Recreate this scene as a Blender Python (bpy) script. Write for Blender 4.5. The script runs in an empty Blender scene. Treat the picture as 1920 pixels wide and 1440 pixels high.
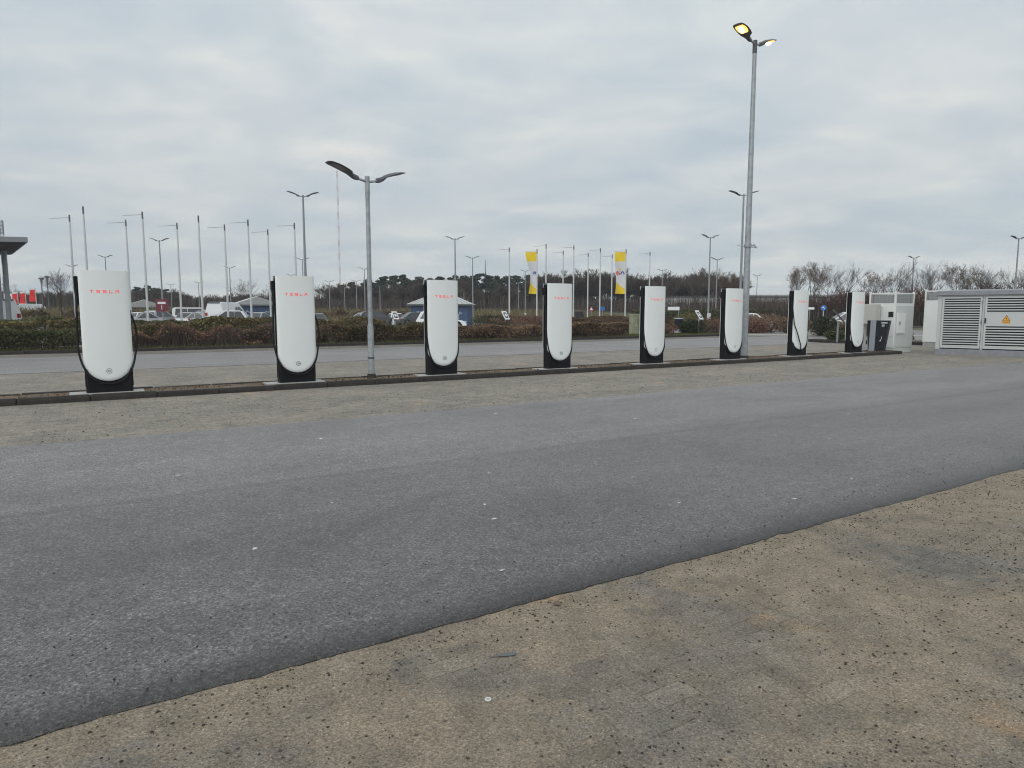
import bpy, math, random
import numpy as np
from mathutils import Vector, Matrix, noise as mnoise

SC = bpy.context.scene
COL = SC.collection
R = math.radians
rng = np.random.default_rng(7)
random.seed(7)

# ------------------------------------------------------------------ camera
CAM_Z = 1.47
cam = bpy.data.cameras.new("camera")
cam.sensor_width = 36.0
cam.lens = 36.0 * 1266.0 / 1920.0
cam.clip_end = 4000
cam.clip_start = 0.05
camo = bpy.data.objects.new("camera", cam)
COL.objects.link(camo)
camo.location = (0, 0, CAM_Z)
camo.rotation_euler = (R(90 - 5.997), 0, 0)
SC.camera = camo

# ------------------------------------------------------------------ sky, sun, exposure
SUN_EL, SUN_AZ = R(42), R(205)          # soft daylight from behind the camera, a little to the left
w = bpy.data.worlds.new("World")
SC.world = w
w.use_nodes = True
nt = w.node_tree
nt.nodes.clear()


def N(t, kind, **kw):
    n = t.nodes.new(kind)
    for k, v in kw.items():
        if k in n.inputs.keys():
            n.inputs[k].default_value = v
        else:
            setattr(n, k, v)
    return n


def L(t, a, b):
    t.links.new(a, b)


def ramp(t, fac, stops, interp='LINEAR'):
    r = t.nodes.new('ShaderNodeValToRGB')
    r.color_ramp.interpolation = interp
    els = r.color_ramp.elements
    while len(els) < len(stops):
        els.new(0.5)
    for e, (p, c) in zip(els, stops):
        e.position = p
        e.color = (c, c, c, 1) if isinstance(c, (int, float)) else (*c, 1)
    if fac is not None:
        L(t, fac, r.inputs[0])
    return r


def mixc(t, fac, a, b, mode='MIX'):
    m = t.nodes.new('ShaderNodeMix')
    m.data_type = 'RGBA'
    m.blend_type = mode
    for sock, val in ((m.inputs[0], fac), (m.inputs[6], a), (m.inputs[7], b)):
        if hasattr(val, 'links'):
            L(t, val, sock)
        elif isinstance(val, (int, float)):
            sock.default_value = val
        else:
            sock.default_value = (*val, 1)
    return m.outputs[2]


def math_(t, op, a, b=None, c=None, clamp=False):
    m = t.nodes.new('ShaderNodeMath')
    m.operation = op
    m.use_clamp = clamp
    for i, val in enumerate((a, b, c)):
        if val is None:
            continue
        if hasattr(val, 'links'):
            L(t, val, m.inputs[i])
        else:
            m.inputs[i].default_value = val
    return m.outputs[0]


sky = N(nt, 'ShaderNodeTexSky', sky_type='NISHITA', sun_disc=False, sun_elevation=SUN_EL, sun_rotation=SUN_AZ)
tc = N(nt, 'ShaderNodeTexCoord')
sep = N(nt, 'ShaderNodeSeparateXYZ')
L(nt, tc.outputs['Generated'], sep.inputs[0])
zc = math_(nt, 'MAXIMUM', sep.outputs[2], 0.0)
den = math_(nt, 'ADD', zc, 0.16)
comb = N(nt, 'ShaderNodeCombineXYZ')
L(nt, math_(nt, 'DIVIDE', sep.outputs[0], den), comb.inputs[0])
L(nt, math_(nt, 'DIVIDE', sep.outputs[1], den), comb.inputs[1])
n1 = N(nt, 'ShaderNodeTexNoise', Scale=1.2, Detail=7.0, Roughness=0.55, Distortion=0.5)
L(nt, comb.outputs[0], n1.inputs['Vector'])
n2 = N(nt, 'ShaderNodeTexNoise', Scale=2.3, Detail=7.0, Roughness=0.56, Distortion=0.4)
mp = N(nt, 'ShaderNodeMapping')
mp.inputs['Location'].default_value = (3.7, 1.3, 0.0)
mp.inputs['Scale'].default_value = (0.8, 1.15, 1.0)
L(nt, comb.outputs[0], mp.inputs[0])
L(nt, mp.outputs[0], n2.inputs['Vector'])
# grey-blue cloud base, thin places lighter and slightly warm
c1 = ramp(nt, n1.outputs[0], [(0.36, (0.520, 0.586, 0.618)), (0.48, (0.602, 0.648, 0.660)), (0.62, (0.745, 0.745, 0.720))])
c2 = ramp(nt, n2.outputs[0], [(0.36, (0.865, 0.895, 0.935)), (0.53, (1.0, 1.0, 1.0)), (0.68, (1.20, 1.145, 1.075))])
cl = mixc(nt, 1.0, c1.outputs[0], c2.outputs[0], 'MULTIPLY')
# an overcast sky brightens steadily from horizon to zenith
el = ramp(nt, zc, [(0.0, (0.90, 0.90, 0.915)), (0.25, (0.95, 0.955, 0.96)), (0.5, (1.05, 1.05, 1.045)), (1.0, (1.25, 1.24, 1.22))])
cl = mixc(nt, 1.0, cl, el.outputs[0], 'MULTIPLY')
cl10 = mixc(nt, 1.0, cl, (9.6, 9.6, 9.6), 'MULTIPLY')
full = mixc(nt, 0.92, sky.outputs[0], cl10)
bg = N(nt, 'ShaderNodeBackground', Strength=0.105)
L(nt, full, bg.inputs['Color'])
wo = N(nt, 'ShaderNodeOutputWorld')
L(nt, bg.outputs[0], wo.inputs['Surface'])

sun = bpy.data.lights.new("sun", 'SUN')
sun.energy = 1.1
sun.angle = R(70)
sun.color = (1.0, 0.965, 0.92)
suno = bpy.data.objects.new("sun", sun)
COL.objects.link(suno)
sd = Vector((math.sin(SUN_AZ) * math.cos(SUN_EL), math.cos(SUN_AZ) * math.cos(SUN_EL), math.sin(SUN_EL)))
suno.rotation_euler = sd.to_track_quat('Z', 'Y').to_euler()

SC.view_settings.view_transform = 'Standard'
SC.view_settings.look = 'None'
SC.view_settings.gamma = 1.0
SC.view_settings.exposure = 0.25
SC.view_settings.use_curve_mapping = False
SC.cycles.max_bounces = 6
SC.cycles.transparent_max_bounces = 8
SC.cycles.volume_bounces = 1
SC.cycles.filter_width = 1.1

# ------------------------------------------------------------------ site frame: t runs along the charger row, s across it
A = R(31.965)
CA, SA = math.cos(A), math.sin(A)


def W(t, s, z=0.0):
    return Vector((t * CA - s * SA, t * SA + s * CA, z))


def TS(x, y):
    return (x * CA + y * SA, -x * SA + y * CA)


# ------------------------------------------------------------------ materials
MATS = {}


def new_mat(name):
    m = bpy.data.materials.new(name)
    m.use_nodes = True
    t = m.node_tree
    b = t.nodes['Principled BSDF']
    MATS[name] = m
    return m, t, b


def plain(name, col, rough=0.6, metal=0.0, spec=0.5, var=0.06, scale=6.0, bump=0.0, bscale=60, emit=None, estr=0.0, coat=0.0):
    """paint / metal / plastic with a little tonal wear"""
    m, t, b = new_mat(name)
    tcn = N(t, 'ShaderNodeTexCoord')
    nz = N(t, 'ShaderNodeTexNoise', Scale=scale, Detail=5.0, Roughness=0.6)
    L(t, tcn.outputs['Object'], nz.inputs['Vector'])
    lo = tuple(c * (1 - var) for c in col)
    hi = tuple(min(1, c * (1 + var)) for c in col)
    r = ramp(t, nz.outputs[0], [(0.3, lo), (0.7, hi)])
    L(t, r.outputs[0], b.inputs['Base Color'])
    b.inputs['Roughness'].default_value = rough
    b.inputs['Metallic'].default_value = metal
    b.inputs['Specular IOR Level'].default_value = spec
    b.inputs['Coat Weight'].default_value = coat
    if bump > 0:
        nb = N(t, 'ShaderNodeTexNoise', Scale=bscale, Detail=3.0)
        L(t, tcn.outputs['Object'], nb.inputs['Vector'])
        bp = N(t, 'ShaderNodeBump', Strength=bump, Distance=0.01)
        L(t, nb.outputs[0], bp.inputs['Height'])
        L(t, bp.outputs[0], b.inputs['Normal'])
    if emit:
        b.inputs['Emission Color'].default_value = (*emit, 1)
        b.inputs['Emission Strength'].default_value = estr
    return m


def leaf_mat(name, cols, rough=0.7, transl=0.25):
    m, t, b = new_mat(name)
    g = N(t, 'ShaderNodeNewGeometry')
    stops = [(i / max(1, len(cols) - 1), c) for i, c in enumerate(cols)]
    r = ramp(t, g.outputs['Random Per Island'], stops)
    tcn = N(t, 'ShaderNodeTexCoord')
    nz = N(t, 'ShaderNodeTexNoise', Scale=0.9, Detail=3.0)
    L(t, tcn.outputs['Object'], nz.inputs['Vector'])
    k = ramp(t, nz.outputs[0], [(0.3, 0.7), (0.7, 1.3)])
    c = mixc(t, 1.0, r.outputs[0], k.outputs[0], 'MULTIPLY')
    L(t, c, b.inputs['Base Color'])
    b.inputs['Roughness'].default_value = rough
    b.inputs['Specular IOR Level'].default_value = 0.25
    return m


def asphalt_mat(name, seam=None, edge=None, base=1.0):
    m, t, b = new_mat(name)
    tcn = N(t, 'ShaderNodeTexCoord')
    P = tcn.outputs['Object']
    sp = N(t, 'ShaderNodeSeparateXYZ')
    L(t, P, sp.inputs[0])
    big = N(t, 'ShaderNodeTexNoise', Scale=0.45, Detail=5.0, Roughness=0.6)
    L(t, P, big.inputs['Vector'])
    col = ramp(t, big.outputs[0], [(0.3, (0.117 * base, 0.109 * base, 0.110 * base)), (0.7, (0.151 * base, 0.141 * base, 0.142 * base))]).outputs[0]
    # traffic-polished strips along the lane
    mp = N(t, 'ShaderNodeMapping')
    mp.inputs['Scale'].default_value = (0.10, 1.3, 1)
    L(t, P, mp.inputs[0])
    st = N(t, 'ShaderNodeTexNoise', Scale=1.0, Detail=4.0, Roughness=0.55)
    L(t, mp.outputs[0], st.inputs['Vector'])
    col = mixc(t, 1.0, col, ramp(t, st.outputs[0], [(0.3, 0.84), (0.7, 1.16)]).outputs[0], 'MULTIPLY')
    # aggregate
    v1 = N(t, 'ShaderNodeTexVoronoi', Scale=135.0)
    L(t, P, v1.inputs['Vector'])
    sv = N(t, 'ShaderNodeSeparateColor')
    L(t, v1.outputs['Color'], sv.inputs[0])
    col = mixc(t, 1.0, col, ramp(t, sv.outputs[0], [(0.0, 0.55), (0.5, 0.95), (0.85, 1.15), (1.0, 1.9)]).outputs[0], 'MULTIPLY')
    m2 = N(t, 'ShaderNodeTexNoise', Scale=62.0, Detail=4.0, Roughness=0.75)
    L(t, P, m2.inputs['Vector'])
    col = mixc(t, 1.0, col, ramp(t, m2.outputs[0], [(0.30, 0.38), (0.5, 1.0), (0.70, 1.5)]).outputs[0], 'MULTIPLY')
    v3 = N(t, 'ShaderNodeTexVoronoi', Scale=78.0)
    L(t, P, v3.inputs['Vector'])
    s3 = N(t, 'ShaderNodeSeparateColor')
    L(t, v3.outputs['Color'], s3.inputs[0])
    col = mixc(t, 1.0, col, ramp(t, s3.outputs[1], [(0.0, 0.5), (0.4, 0.96), (0.85, 1.08), (1.0, 1.55)]).outputs[0], 'MULTIPLY')
    m3 = N(t, 'ShaderNodeTexNoise', Scale=9.0, Detail=3.0, Roughness=0.6)
    L(t, P, m3.inputs['Vector'])
    col = mixc(t, 1.0, col, ramp(t, m3.outputs[0], [(0.3, 0.86), (0.7, 1.14)]).outputs[0], 'MULTIPLY')
    # old oil drips and damp patches
    oi = N(t, 'ShaderNodeTexNoise', Scale=0.75, Detail=6.0, Roughness=0.65, Distortion=0.8)
    mo = N(t, 'ShaderNodeMapping')
    mo.inputs['Location'].default_value = (11.3, 4.4, 0)
    mo.inputs['Scale'].default_value = (0.6, 1.0, 1)
    L(t, P, mo.inputs[0])
    L(t, mo.outputs[0], oi.inputs['Vector'])
    col = mixc(t, 1.0, col, ramp(t, oi.outputs[0], [(0.36, 0.80), (0.47, 1.0), (0.62, 1.0), (0.72, 1.10)]).outputs[0], 'MULTIPLY')
    # open pits
    v2 = N(t, 'ShaderNodeTexVoronoi', Scale=30.0)
    L(t, P, v2.inputs['Vector'])
    pit = ramp(t, v2.outputs['Distance'], [(0.10, 0.22), (0.24, 1.0)])
    col = mixc(t, 0.85, col, pit.outputs[0], 'MULTIPLY')
    wob = N(t, 'ShaderNodeTexNoise', Scale=1.3, Detail=4.0)
    L(t, P, wob.inputs['Vector'])
    sw = math_(t, 'ADD', sp.outputs[1], math_(t, 'MULTIPLY', math_(t, 'SUBTRACT', wob.outputs[0], 0.5), 0.14))
    if seam is not None:   # two paving mixes meet at a seam; far one lightened further as painted sheen
        step = math_(t, 'MULTIPLY_ADD', math_(t, 'SUBTRACT', sw, seam), 0.9, 0.3, True)
        col = mixc(t, 1.0, col, ramp(t, step, [(0.0, (0.96, 0.96, 0.955)), (1.0, (1.32, 1.31, 1.33))]).outputs[0], 'MULTIPLY')
        d = math_(t, 'ABSOLUTE', math_(t, 'SUBTRACT', sw, seam))
        col = mixc(t, 1.0, col, ramp(t, d, [(0.0, 0.74), (0.10, 1.0)]).outputs[0], 'MULTIPLY')
    if edge is not None:   # bitumen-rich, grimy edge strip
        d = math_(t, 'SUBTRACT', sw, edge)
        col = mixc(t, 1.0, col, ramp(t, d, [(0.0, 0.24), (0.09, 0.36), (0.26, 0.82), (0.6, 1.0)]).outputs[0], 'MULTIPLY')
    L(t, col, b.inputs['Base Color'])
    b.inputs['Roughness'].default_value = 0.42
    b.inputs['Specular IOR Level'].default_value = 0.62
    bp = N(t, 'ShaderNodeBump', Strength=0.55, Distance=0.006)
    h = math_(t, 'ADD', v1.outputs['Distance'], math_(t, 'MULTIPLY', m2.outputs[0], 0.8))
    L(t, h, bp.inputs['Height'])
    L(t, bp.outputs[0], b.inputs['Normal'])
    return m


def paver_mat(name, joints=False, sand=0.5, bright=1.0, grey=0.0):
    """worn concrete pavers with sand and dirt worked into them"""
    m, t, b = new_mat(name)
    tcn = N(t, 'ShaderNodeTexCoord')
    gm = N(t, 'ShaderNodeNewGeometry')
    if joints:
        P = tcn.outputs['Object']
    else:
        P = gm.outputs['Position']
    big = N(t, 'ShaderNodeTexNoise', Scale=0.9, Detail=7.0, Roughness=0.62, Distortion=0.5)
    L(t, P, big.inputs['Vector'])
    f = ramp(t, big.outputs[0], [(0.5 - 0.16 + (0.5 - sand) * 0.3, 0.0), (0.5 + 0.14 + (0.5 - sand) * 0.3, 1.0)])
    k = bright
    pav = (0.156 * k, 0.146 * k, 0.130 * k)
    snd = tuple((1 - grey) * c + grey * 0.20 for c in (0.246 * k, 0.204 * k, 0.154 * k))
    col = mixc(t, f.outputs[0], pav, snd)
    if not joints:
        rnd = N(t, 'ShaderNodeObjectInfo')
        col = mixc(t, 1.0, col, ramp(t, rnd.outputs['Random'], [(0, 0.88), (1, 1.1)]).outputs[0], 'MULTIPLY')
    # rust / clay stains
    st = N(t, 'ShaderNodeTexNoise', Scale=1.7, Detail=3.0, Roughness=0.5)
    mp = N(t, 'ShaderNodeMapping')
    mp.inputs['Location'].default_value = (4.2, 9.1, 0)
    L(t, P, mp.inputs[0])
    L(t, mp.outputs[0], st.inputs['Vector'])
    col = mixc(t, ramp(t, st.outputs[0], [(0.655, 0.0), (0.75, 0.55)]).outputs[0], col, (0.33 * k, 0.205 * k, 0.095 * k))
    # grains
    v1 = N(t, 'ShaderNodeTexVoronoi', Scale=170.0)
    L(t, P, v1.inputs['Vector'])
    sv = N(t, 'ShaderNodeSeparateColor')
    L(t, v1.outputs['Color'], sv.inputs[0])
    col = mixc(t, 1.0, col, ramp(t, sv.outputs[0], [(0.0, 0.60), (0.5, 0.98), (0.92, 1.12), (1.0, 1.5)]).outputs[0], 'MULTIPLY')
    m2 = N(t, 'ShaderNodeTexNoise', Scale=80.0, Detail=5.0, Roughness=0.75)
    L(t, P, m2.inputs['Vector'])
    col = mixc(t, 1.0, col, ramp(t, m2.outputs[0], [(0.27, 0.55), (0.5, 1.0), (0.75, 1.4)]).outputs[0], 'MULTIPLY')
    m4 = N(t, 'ShaderNodeTexNoise', Scale=5.0, Detail=5.0, Roughness=0.65)
    L(t, P, m4.inputs['Vector'])
    col = mixc(t, 1.0, col, ramp(t, m4.outputs[0], [(0.28, 0.76), (0.72, 1.2)]).outputs[0], 'MULTIPLY')
    # crumbs ground into the surface
    v2 = N(t, 'ShaderNodeTexVoronoi', Scale=15.0)
    L(t, P, v2.inputs['Vector'])
    col = mixc(t, 0.8, col, ramp(t, v2.outputs['Distance'], [(0.07, 0.2), (0.15, 1.0)]).outputs[0], 'MULTIPLY')
    hgt = math_(t, 'ADD', math_(t, 'MULTIPLY', v1.outputs['Distance'], 0.5), m2.outputs[0])
    if joints:
        m5 = N(t, 'ShaderNodeTexNoise', Scale=17.0, Detail=4.0, Roughness=0.7)
        L(t, P, m5.inputs['Vector'])
        col = mixc(t, 1.0, col, ramp(t, m5.outputs[0], [(0.30, 0.48), (0.46, 1.0), (0.75, 1.3)]).outputs[0], 'MULTIPLY')
        br = N(t, 'ShaderNodeTexBrick', Scale=1.0)
        br.inputs['Mortar Size'].default_value = 0.006
        br.inputs['Brick Width'].default_value = 0.216
        br.inputs['Row Height'].default_value = 0.108
        br.inputs['Color1'].default_value = (1, 1, 1, 1)
        br.inputs['Color2'].default_value = (0.8, 0.8, 0.8, 1)
        br.inputs['Mortar'].default_value = (0.35, 0.33, 0.3, 1)
        L(t, P, br.inputs['Vector'])
        jf = mixc(t, math_(t, 'MULTIPLY', math_(t, 'SUBTRACT', 1.0, f.outputs[0]), 0.8), (1, 1, 1), br.outputs[0])
        col = mixc(t, 1.0, col, jf, 'MULTIPLY')
        # wheel-dirt smears along the bays
        mp2 = N(t, 'ShaderNodeMapping')
        mp2.inputs['Scale'].default_value = (0.22, 1.1, 1)
        L(t, P, mp2.inputs[0])
        sm = N(t, 'ShaderNodeTexNoise', Scale=1.0, Detail=5.0, Roughness=0.6)
        L(t, mp2.outputs[0], sm.inputs['Vector'])
        col = mixc(t, 1.0, col, ramp(t, sm.outputs[0], [(0.3, 0.90), (0.7, 1.08)]).outputs[0], 'MULTIPLY')
    L(t, col, b.inputs['Base Color'])
    b.inputs['Roughness'].default_value = 0.85
    b.inputs['Specular IOR Level'].default_value = 0.3
    bp = N(t, 'ShaderNodeBump', Strength=0.6, Distance=0.004)
    L(t, hgt, bp.inputs['Height'])
    L(t, bp.outputs[0], b.inputs['Normal'])
    return m


asphalt_mat('asphalt', seam=5.85, edge=2.72, base=1.0)
asphalt_mat('asphalt_rear', base=1.4)
asphalt_mat('asphalt_lot', base=1.1)
paver_mat('paver')
paver_mat('paver_sheet', joints=True, sand=0.50, bright=1.46, grey=0.52)
paver_mat('paver_grey', joints=True, sand=0.35, bright=1.05, grey=0.6)
paver_mat('sand_film', sand=0.86)
plain('joint_soil', (0.045, 0.04, 0.034), 0.95, var=0.3)
plain('island_soil', (0.12, 0.09, 0.06), 0.95, var=0.45, scale=5, bump=0.6, bscale=40)
plain('bed_soil', (0.075, 0.06, 0.045), 0.95, var=0.4, scale=3, bump=0.8, bscale=25)
plain('far_ground', (0.085, 0.08, 0.045), 0.95, var=0.35, scale=0.15)
plain('lawn', (0.085, 0.10, 0.035), 0.95, var=0.4, scale=2.0, bump=0.8, bscale=50)
plain('kerb', (0.032, 0.029, 0.026), 0.85, var=0.35, scale=4, bump=0.5, bscale=45)
plain('kerb_pale', (0.34, 0.33, 0.31), 0.8, var=0.15, scale=3, bump=0.4)
plain('slab', (0.36, 0.36, 0.35), 0.55, var=0.18, scale=5, bump=0.2)
plain('panel_white', (0.77, 0.812, 0.812), 0.32, var=0.015, scale=2, coat=0.1)
plain('gloss_black', (0.0075, 0.008, 0.0105), 0.5, spec=0.22, var=0.2, scale=3)
plain('rubber', (0.010, 0.010, 0.012), 0.6, spec=0.25, var=0.2)
plain('logo_red', (0.62, 0.03, 0.045), 0.4, emit=(1.0, 0.07, 0.09), estr=0.42)
plain('badge', (0.06, 0.065, 0.065), 0.5)
plain('galv', (0.33, 0.36, 0.38), 0.5, metal=0.35, var=0.22, scale=9, bump=0.1)
plain('galv_far', (0.26, 0.28, 0.30), 0.55, metal=0.2, var=0.12, scale=3)
plain('lamp_grey', (0.075, 0.08, 0.092), 0.5, var=0.12)
plain('lens_off', (0.12, 0.125, 0.135), 0.25, var=0.08)
plain('lens_on', (0.9, 0.7, 0.4), 0.3, emit=(1.0, 0.42, 0.07), estr=1.8)
plain('bulb_on', (1.0, 0.9, 0.6), 0.3, emit=(1.0, 0.74, 0.36), estr=5.0)
plain('pole_white', (0.56, 0.58, 0.59), 0.45, var=0.05)
plain('pole_tip', (0.10, 0.105, 0.115), 0.5)
plain('cab_white', (0.72, 0.745, 0.735), 0.5, var=0.025, scale=2)
plain('cab_pale', (0.56, 0.60, 0.59), 0.5, var=0.03, scale=2)
plain('cab_beige', (0.47, 0.48, 0.44), 0.55, var=0.03)
plain('station_grey', (0.50, 0.53, 0.53), 0.5, var=0.03, scale=2)
plain('station_dark', (0.225, 0.24, 0.265), 0.6, var=0.14)
plain('void_dark', (0.012, 0.013, 0.015), 0.8)
plain('mesh_metal', (0.36, 0.375, 0.38), 0.6, var=0.08, scale=30)
plain('sign_yellow', (0.80, 0.37, 0.015), 0.5)
plain('sign_black', (0.02, 0.018, 0.016), 0.5)
plain('sign_white', (0.75, 0.77, 0.78), 0.5, var=0.03)
plain('sign_blue', (0.03, 0.16, 0.48), 0.5)
plain('sign_maroon', (0.16, 0.022, 0.04), 0.5)
plain('sign_red', (0.55, 0.03, 0.03), 0.5)
plain('bin_navy', (0.011, 0.013, 0.020), 0.5, spec=0.3)
plain('bin_grey', (0.30, 0.335, 0.38), 0.4, metal=0.2)
plain('flag_yellow', (0.82, 0.60, 0.03), 0.8)
plain('flag_white', (0.66, 0.67, 0.70), 0.8)
plain('flag_red', (0.68, 0.035, 0.03), 0.8)
plain('flag_blue', (0.03, 0.11, 0.36), 0.8)
plain('car_white', (0.74, 0.76, 0.78), 0.25, coat=0.5, var=0.01)
plain('car_silver', (0.40, 0.42, 0.44), 0.3, metal=0.4, coat=0.5)
plain('car_dark', (0.03, 0.034, 0.04), 0.25, coat=0.5)
plain('car_blue', (0.04, 0.075, 0.15), 0.25, coat=0.5)
plain('car_green', (0.045, 0.07, 0.06), 0.25, coat=0.5)
plain('car_red', (0.25, 0.02, 0.02), 0.25, coat=0.5)
plain('glass_dark', (0.022, 0.027, 0.034), 0.08, spec=0.8)
plain('tyre', (0.015, 0.015, 0.016), 0.85)
plain('rim', (0.28, 0.29, 0.30), 0.35, metal=0.7)
plain('head_lamp', (0.5, 0.52, 0.55), 0.15)
plain('tail_lamp', (0.3, 0.02, 0.02), 0.2)
plain('hut_blue', (0.045, 0.085, 0.175), 0.6, var=0.12, scale=1.5)
plain('hut_blue_pale', (0.10, 0.17, 0.31), 0.6, var=0.1)
plain('roof_pale', (0.33, 0.345, 0.345), 0.55, var=0.08, scale=2)
plain('roof_dark', (0.11, 0.115, 0.12), 0.6)
plain('graffiti', (0.42, 0.47, 0.55), 0.6)
plain('cabinet_green', (0.27, 0.285, 0.19), 0.7, var=0.3, scale=3)
plain('cabinet_streak', (0.13, 0.14, 0.10), 0.8)
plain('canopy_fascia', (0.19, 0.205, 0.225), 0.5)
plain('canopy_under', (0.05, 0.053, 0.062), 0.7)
plain('facade_white', (0.62, 0.64, 0.65), 0.6, var=0.05, scale=0.4)
plain('mast_white', (0.66, 0.66, 0.67), 0.6)
plain('mast_red', (0.45, 0.20, 0.17), 0.6)
plain('bark', (0.060, 0.050, 0.043), 0.9, var=0.3, scale=2)
plain('bark_pine', (0.10, 0.062, 0.042), 0.9, var=0.3, scale=1)
plain('bark_birch', (0.40, 0.37, 0.34), 0.8, var=0.3, scale=1.2)
leaf_mat('twig', [(0.0558, 0.0446, 0.0387), (0.0967, 0.0774, 0.0655), (0.0744, 0.058, 0.0491)])
leaf_mat('twig_wood', [(0.0615, 0.0491, 0.0441), (0.1011, 0.0809, 0.07), (0.0795, 0.06, 0.0506)])
leaf_mat('twig_red', [(0.060, 0.028, 0.025), (0.11, 0.05, 0.042), (0.06, 0.032, 0.03)])
leaf_mat('leaf_brown', [(0.10, 0.062, 0.035), (0.17, 0.10, 0.05), (0.07, 0.047, 0.032)])
leaf_mat('needle', [(0.026, 0.044, 0.031), (0.050, 0.074, 0.048), (0.036, 0.056, 0.043)])
leaf_mat('hedge_green', [(0.0304, 0.0445, 0.0199), (0.0702, 0.0913, 0.0351), (0.1111, 0.1217, 0.0491), (0.0994, 0.0725, 0.041)])
leaf_mat('hedge_olive', [(0.075, 0.08, 0.03), (0.1438, 0.1438, 0.05), (0.2063, 0.1812, 0.0688), (0.125, 0.09, 0.05)])
leaf_mat('hedge_brown', [(0.1466, 0.0944, 0.0612), (0.2741, 0.1849, 0.1173), (0.1976, 0.1249, 0.079), (0.1084, 0.0765, 0.0587)])
leaf_mat('hedge_red', [(0.1148, 0.0485, 0.0433), (0.2231, 0.0892, 0.0739), (0.1658, 0.1084, 0.0701), (0.0765, 0.0536, 0.0433)])
leaf_mat('hedge_mix', [(0.1107, 0.0708, 0.0465), (0.0499, 0.0609, 0.0288), (0.1937, 0.1162, 0.0752), (0.094, 0.0465, 0.0399)])
leaf_mat('leaf_yellow', [(0.36, 0.264, 0.036), (0.264, 0.24, 0.042), (0.192, 0.204, 0.036)])
leaf_mat('evergreen', [(0.014, 0.024, 0.012), (0.028, 0.044, 0.02), (0.042, 0.05, 0.022)])
leaf_mat('dry_grass', [(0.24, 0.186, 0.102), (0.168, 0.138, 0.072), (0.108, 0.114, 0.048)])
leaf_mat('green_grass', [(0.07, 0.085, 0.025), (0.10, 0.11, 0.035), (0.06, 0.06, 0.025)])
plain('crumb', (0.028, 0.025, 0.022), 0.9, var=0.4)
plain('gum', (0.55, 0.55, 0.52), 0.7, var=0.15)
plain('leaf_dead', (0.10, 0.12, 0.13), 0.7, var=0.3, scale=20)
plain('pebble', (0.13, 0.10, 0.085), 0.8, var=0.3, scale=30)
plain('leaf_litter', (0.17, 0.105, 0.055), 0.9, var=0.4)
M = MATS


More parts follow.
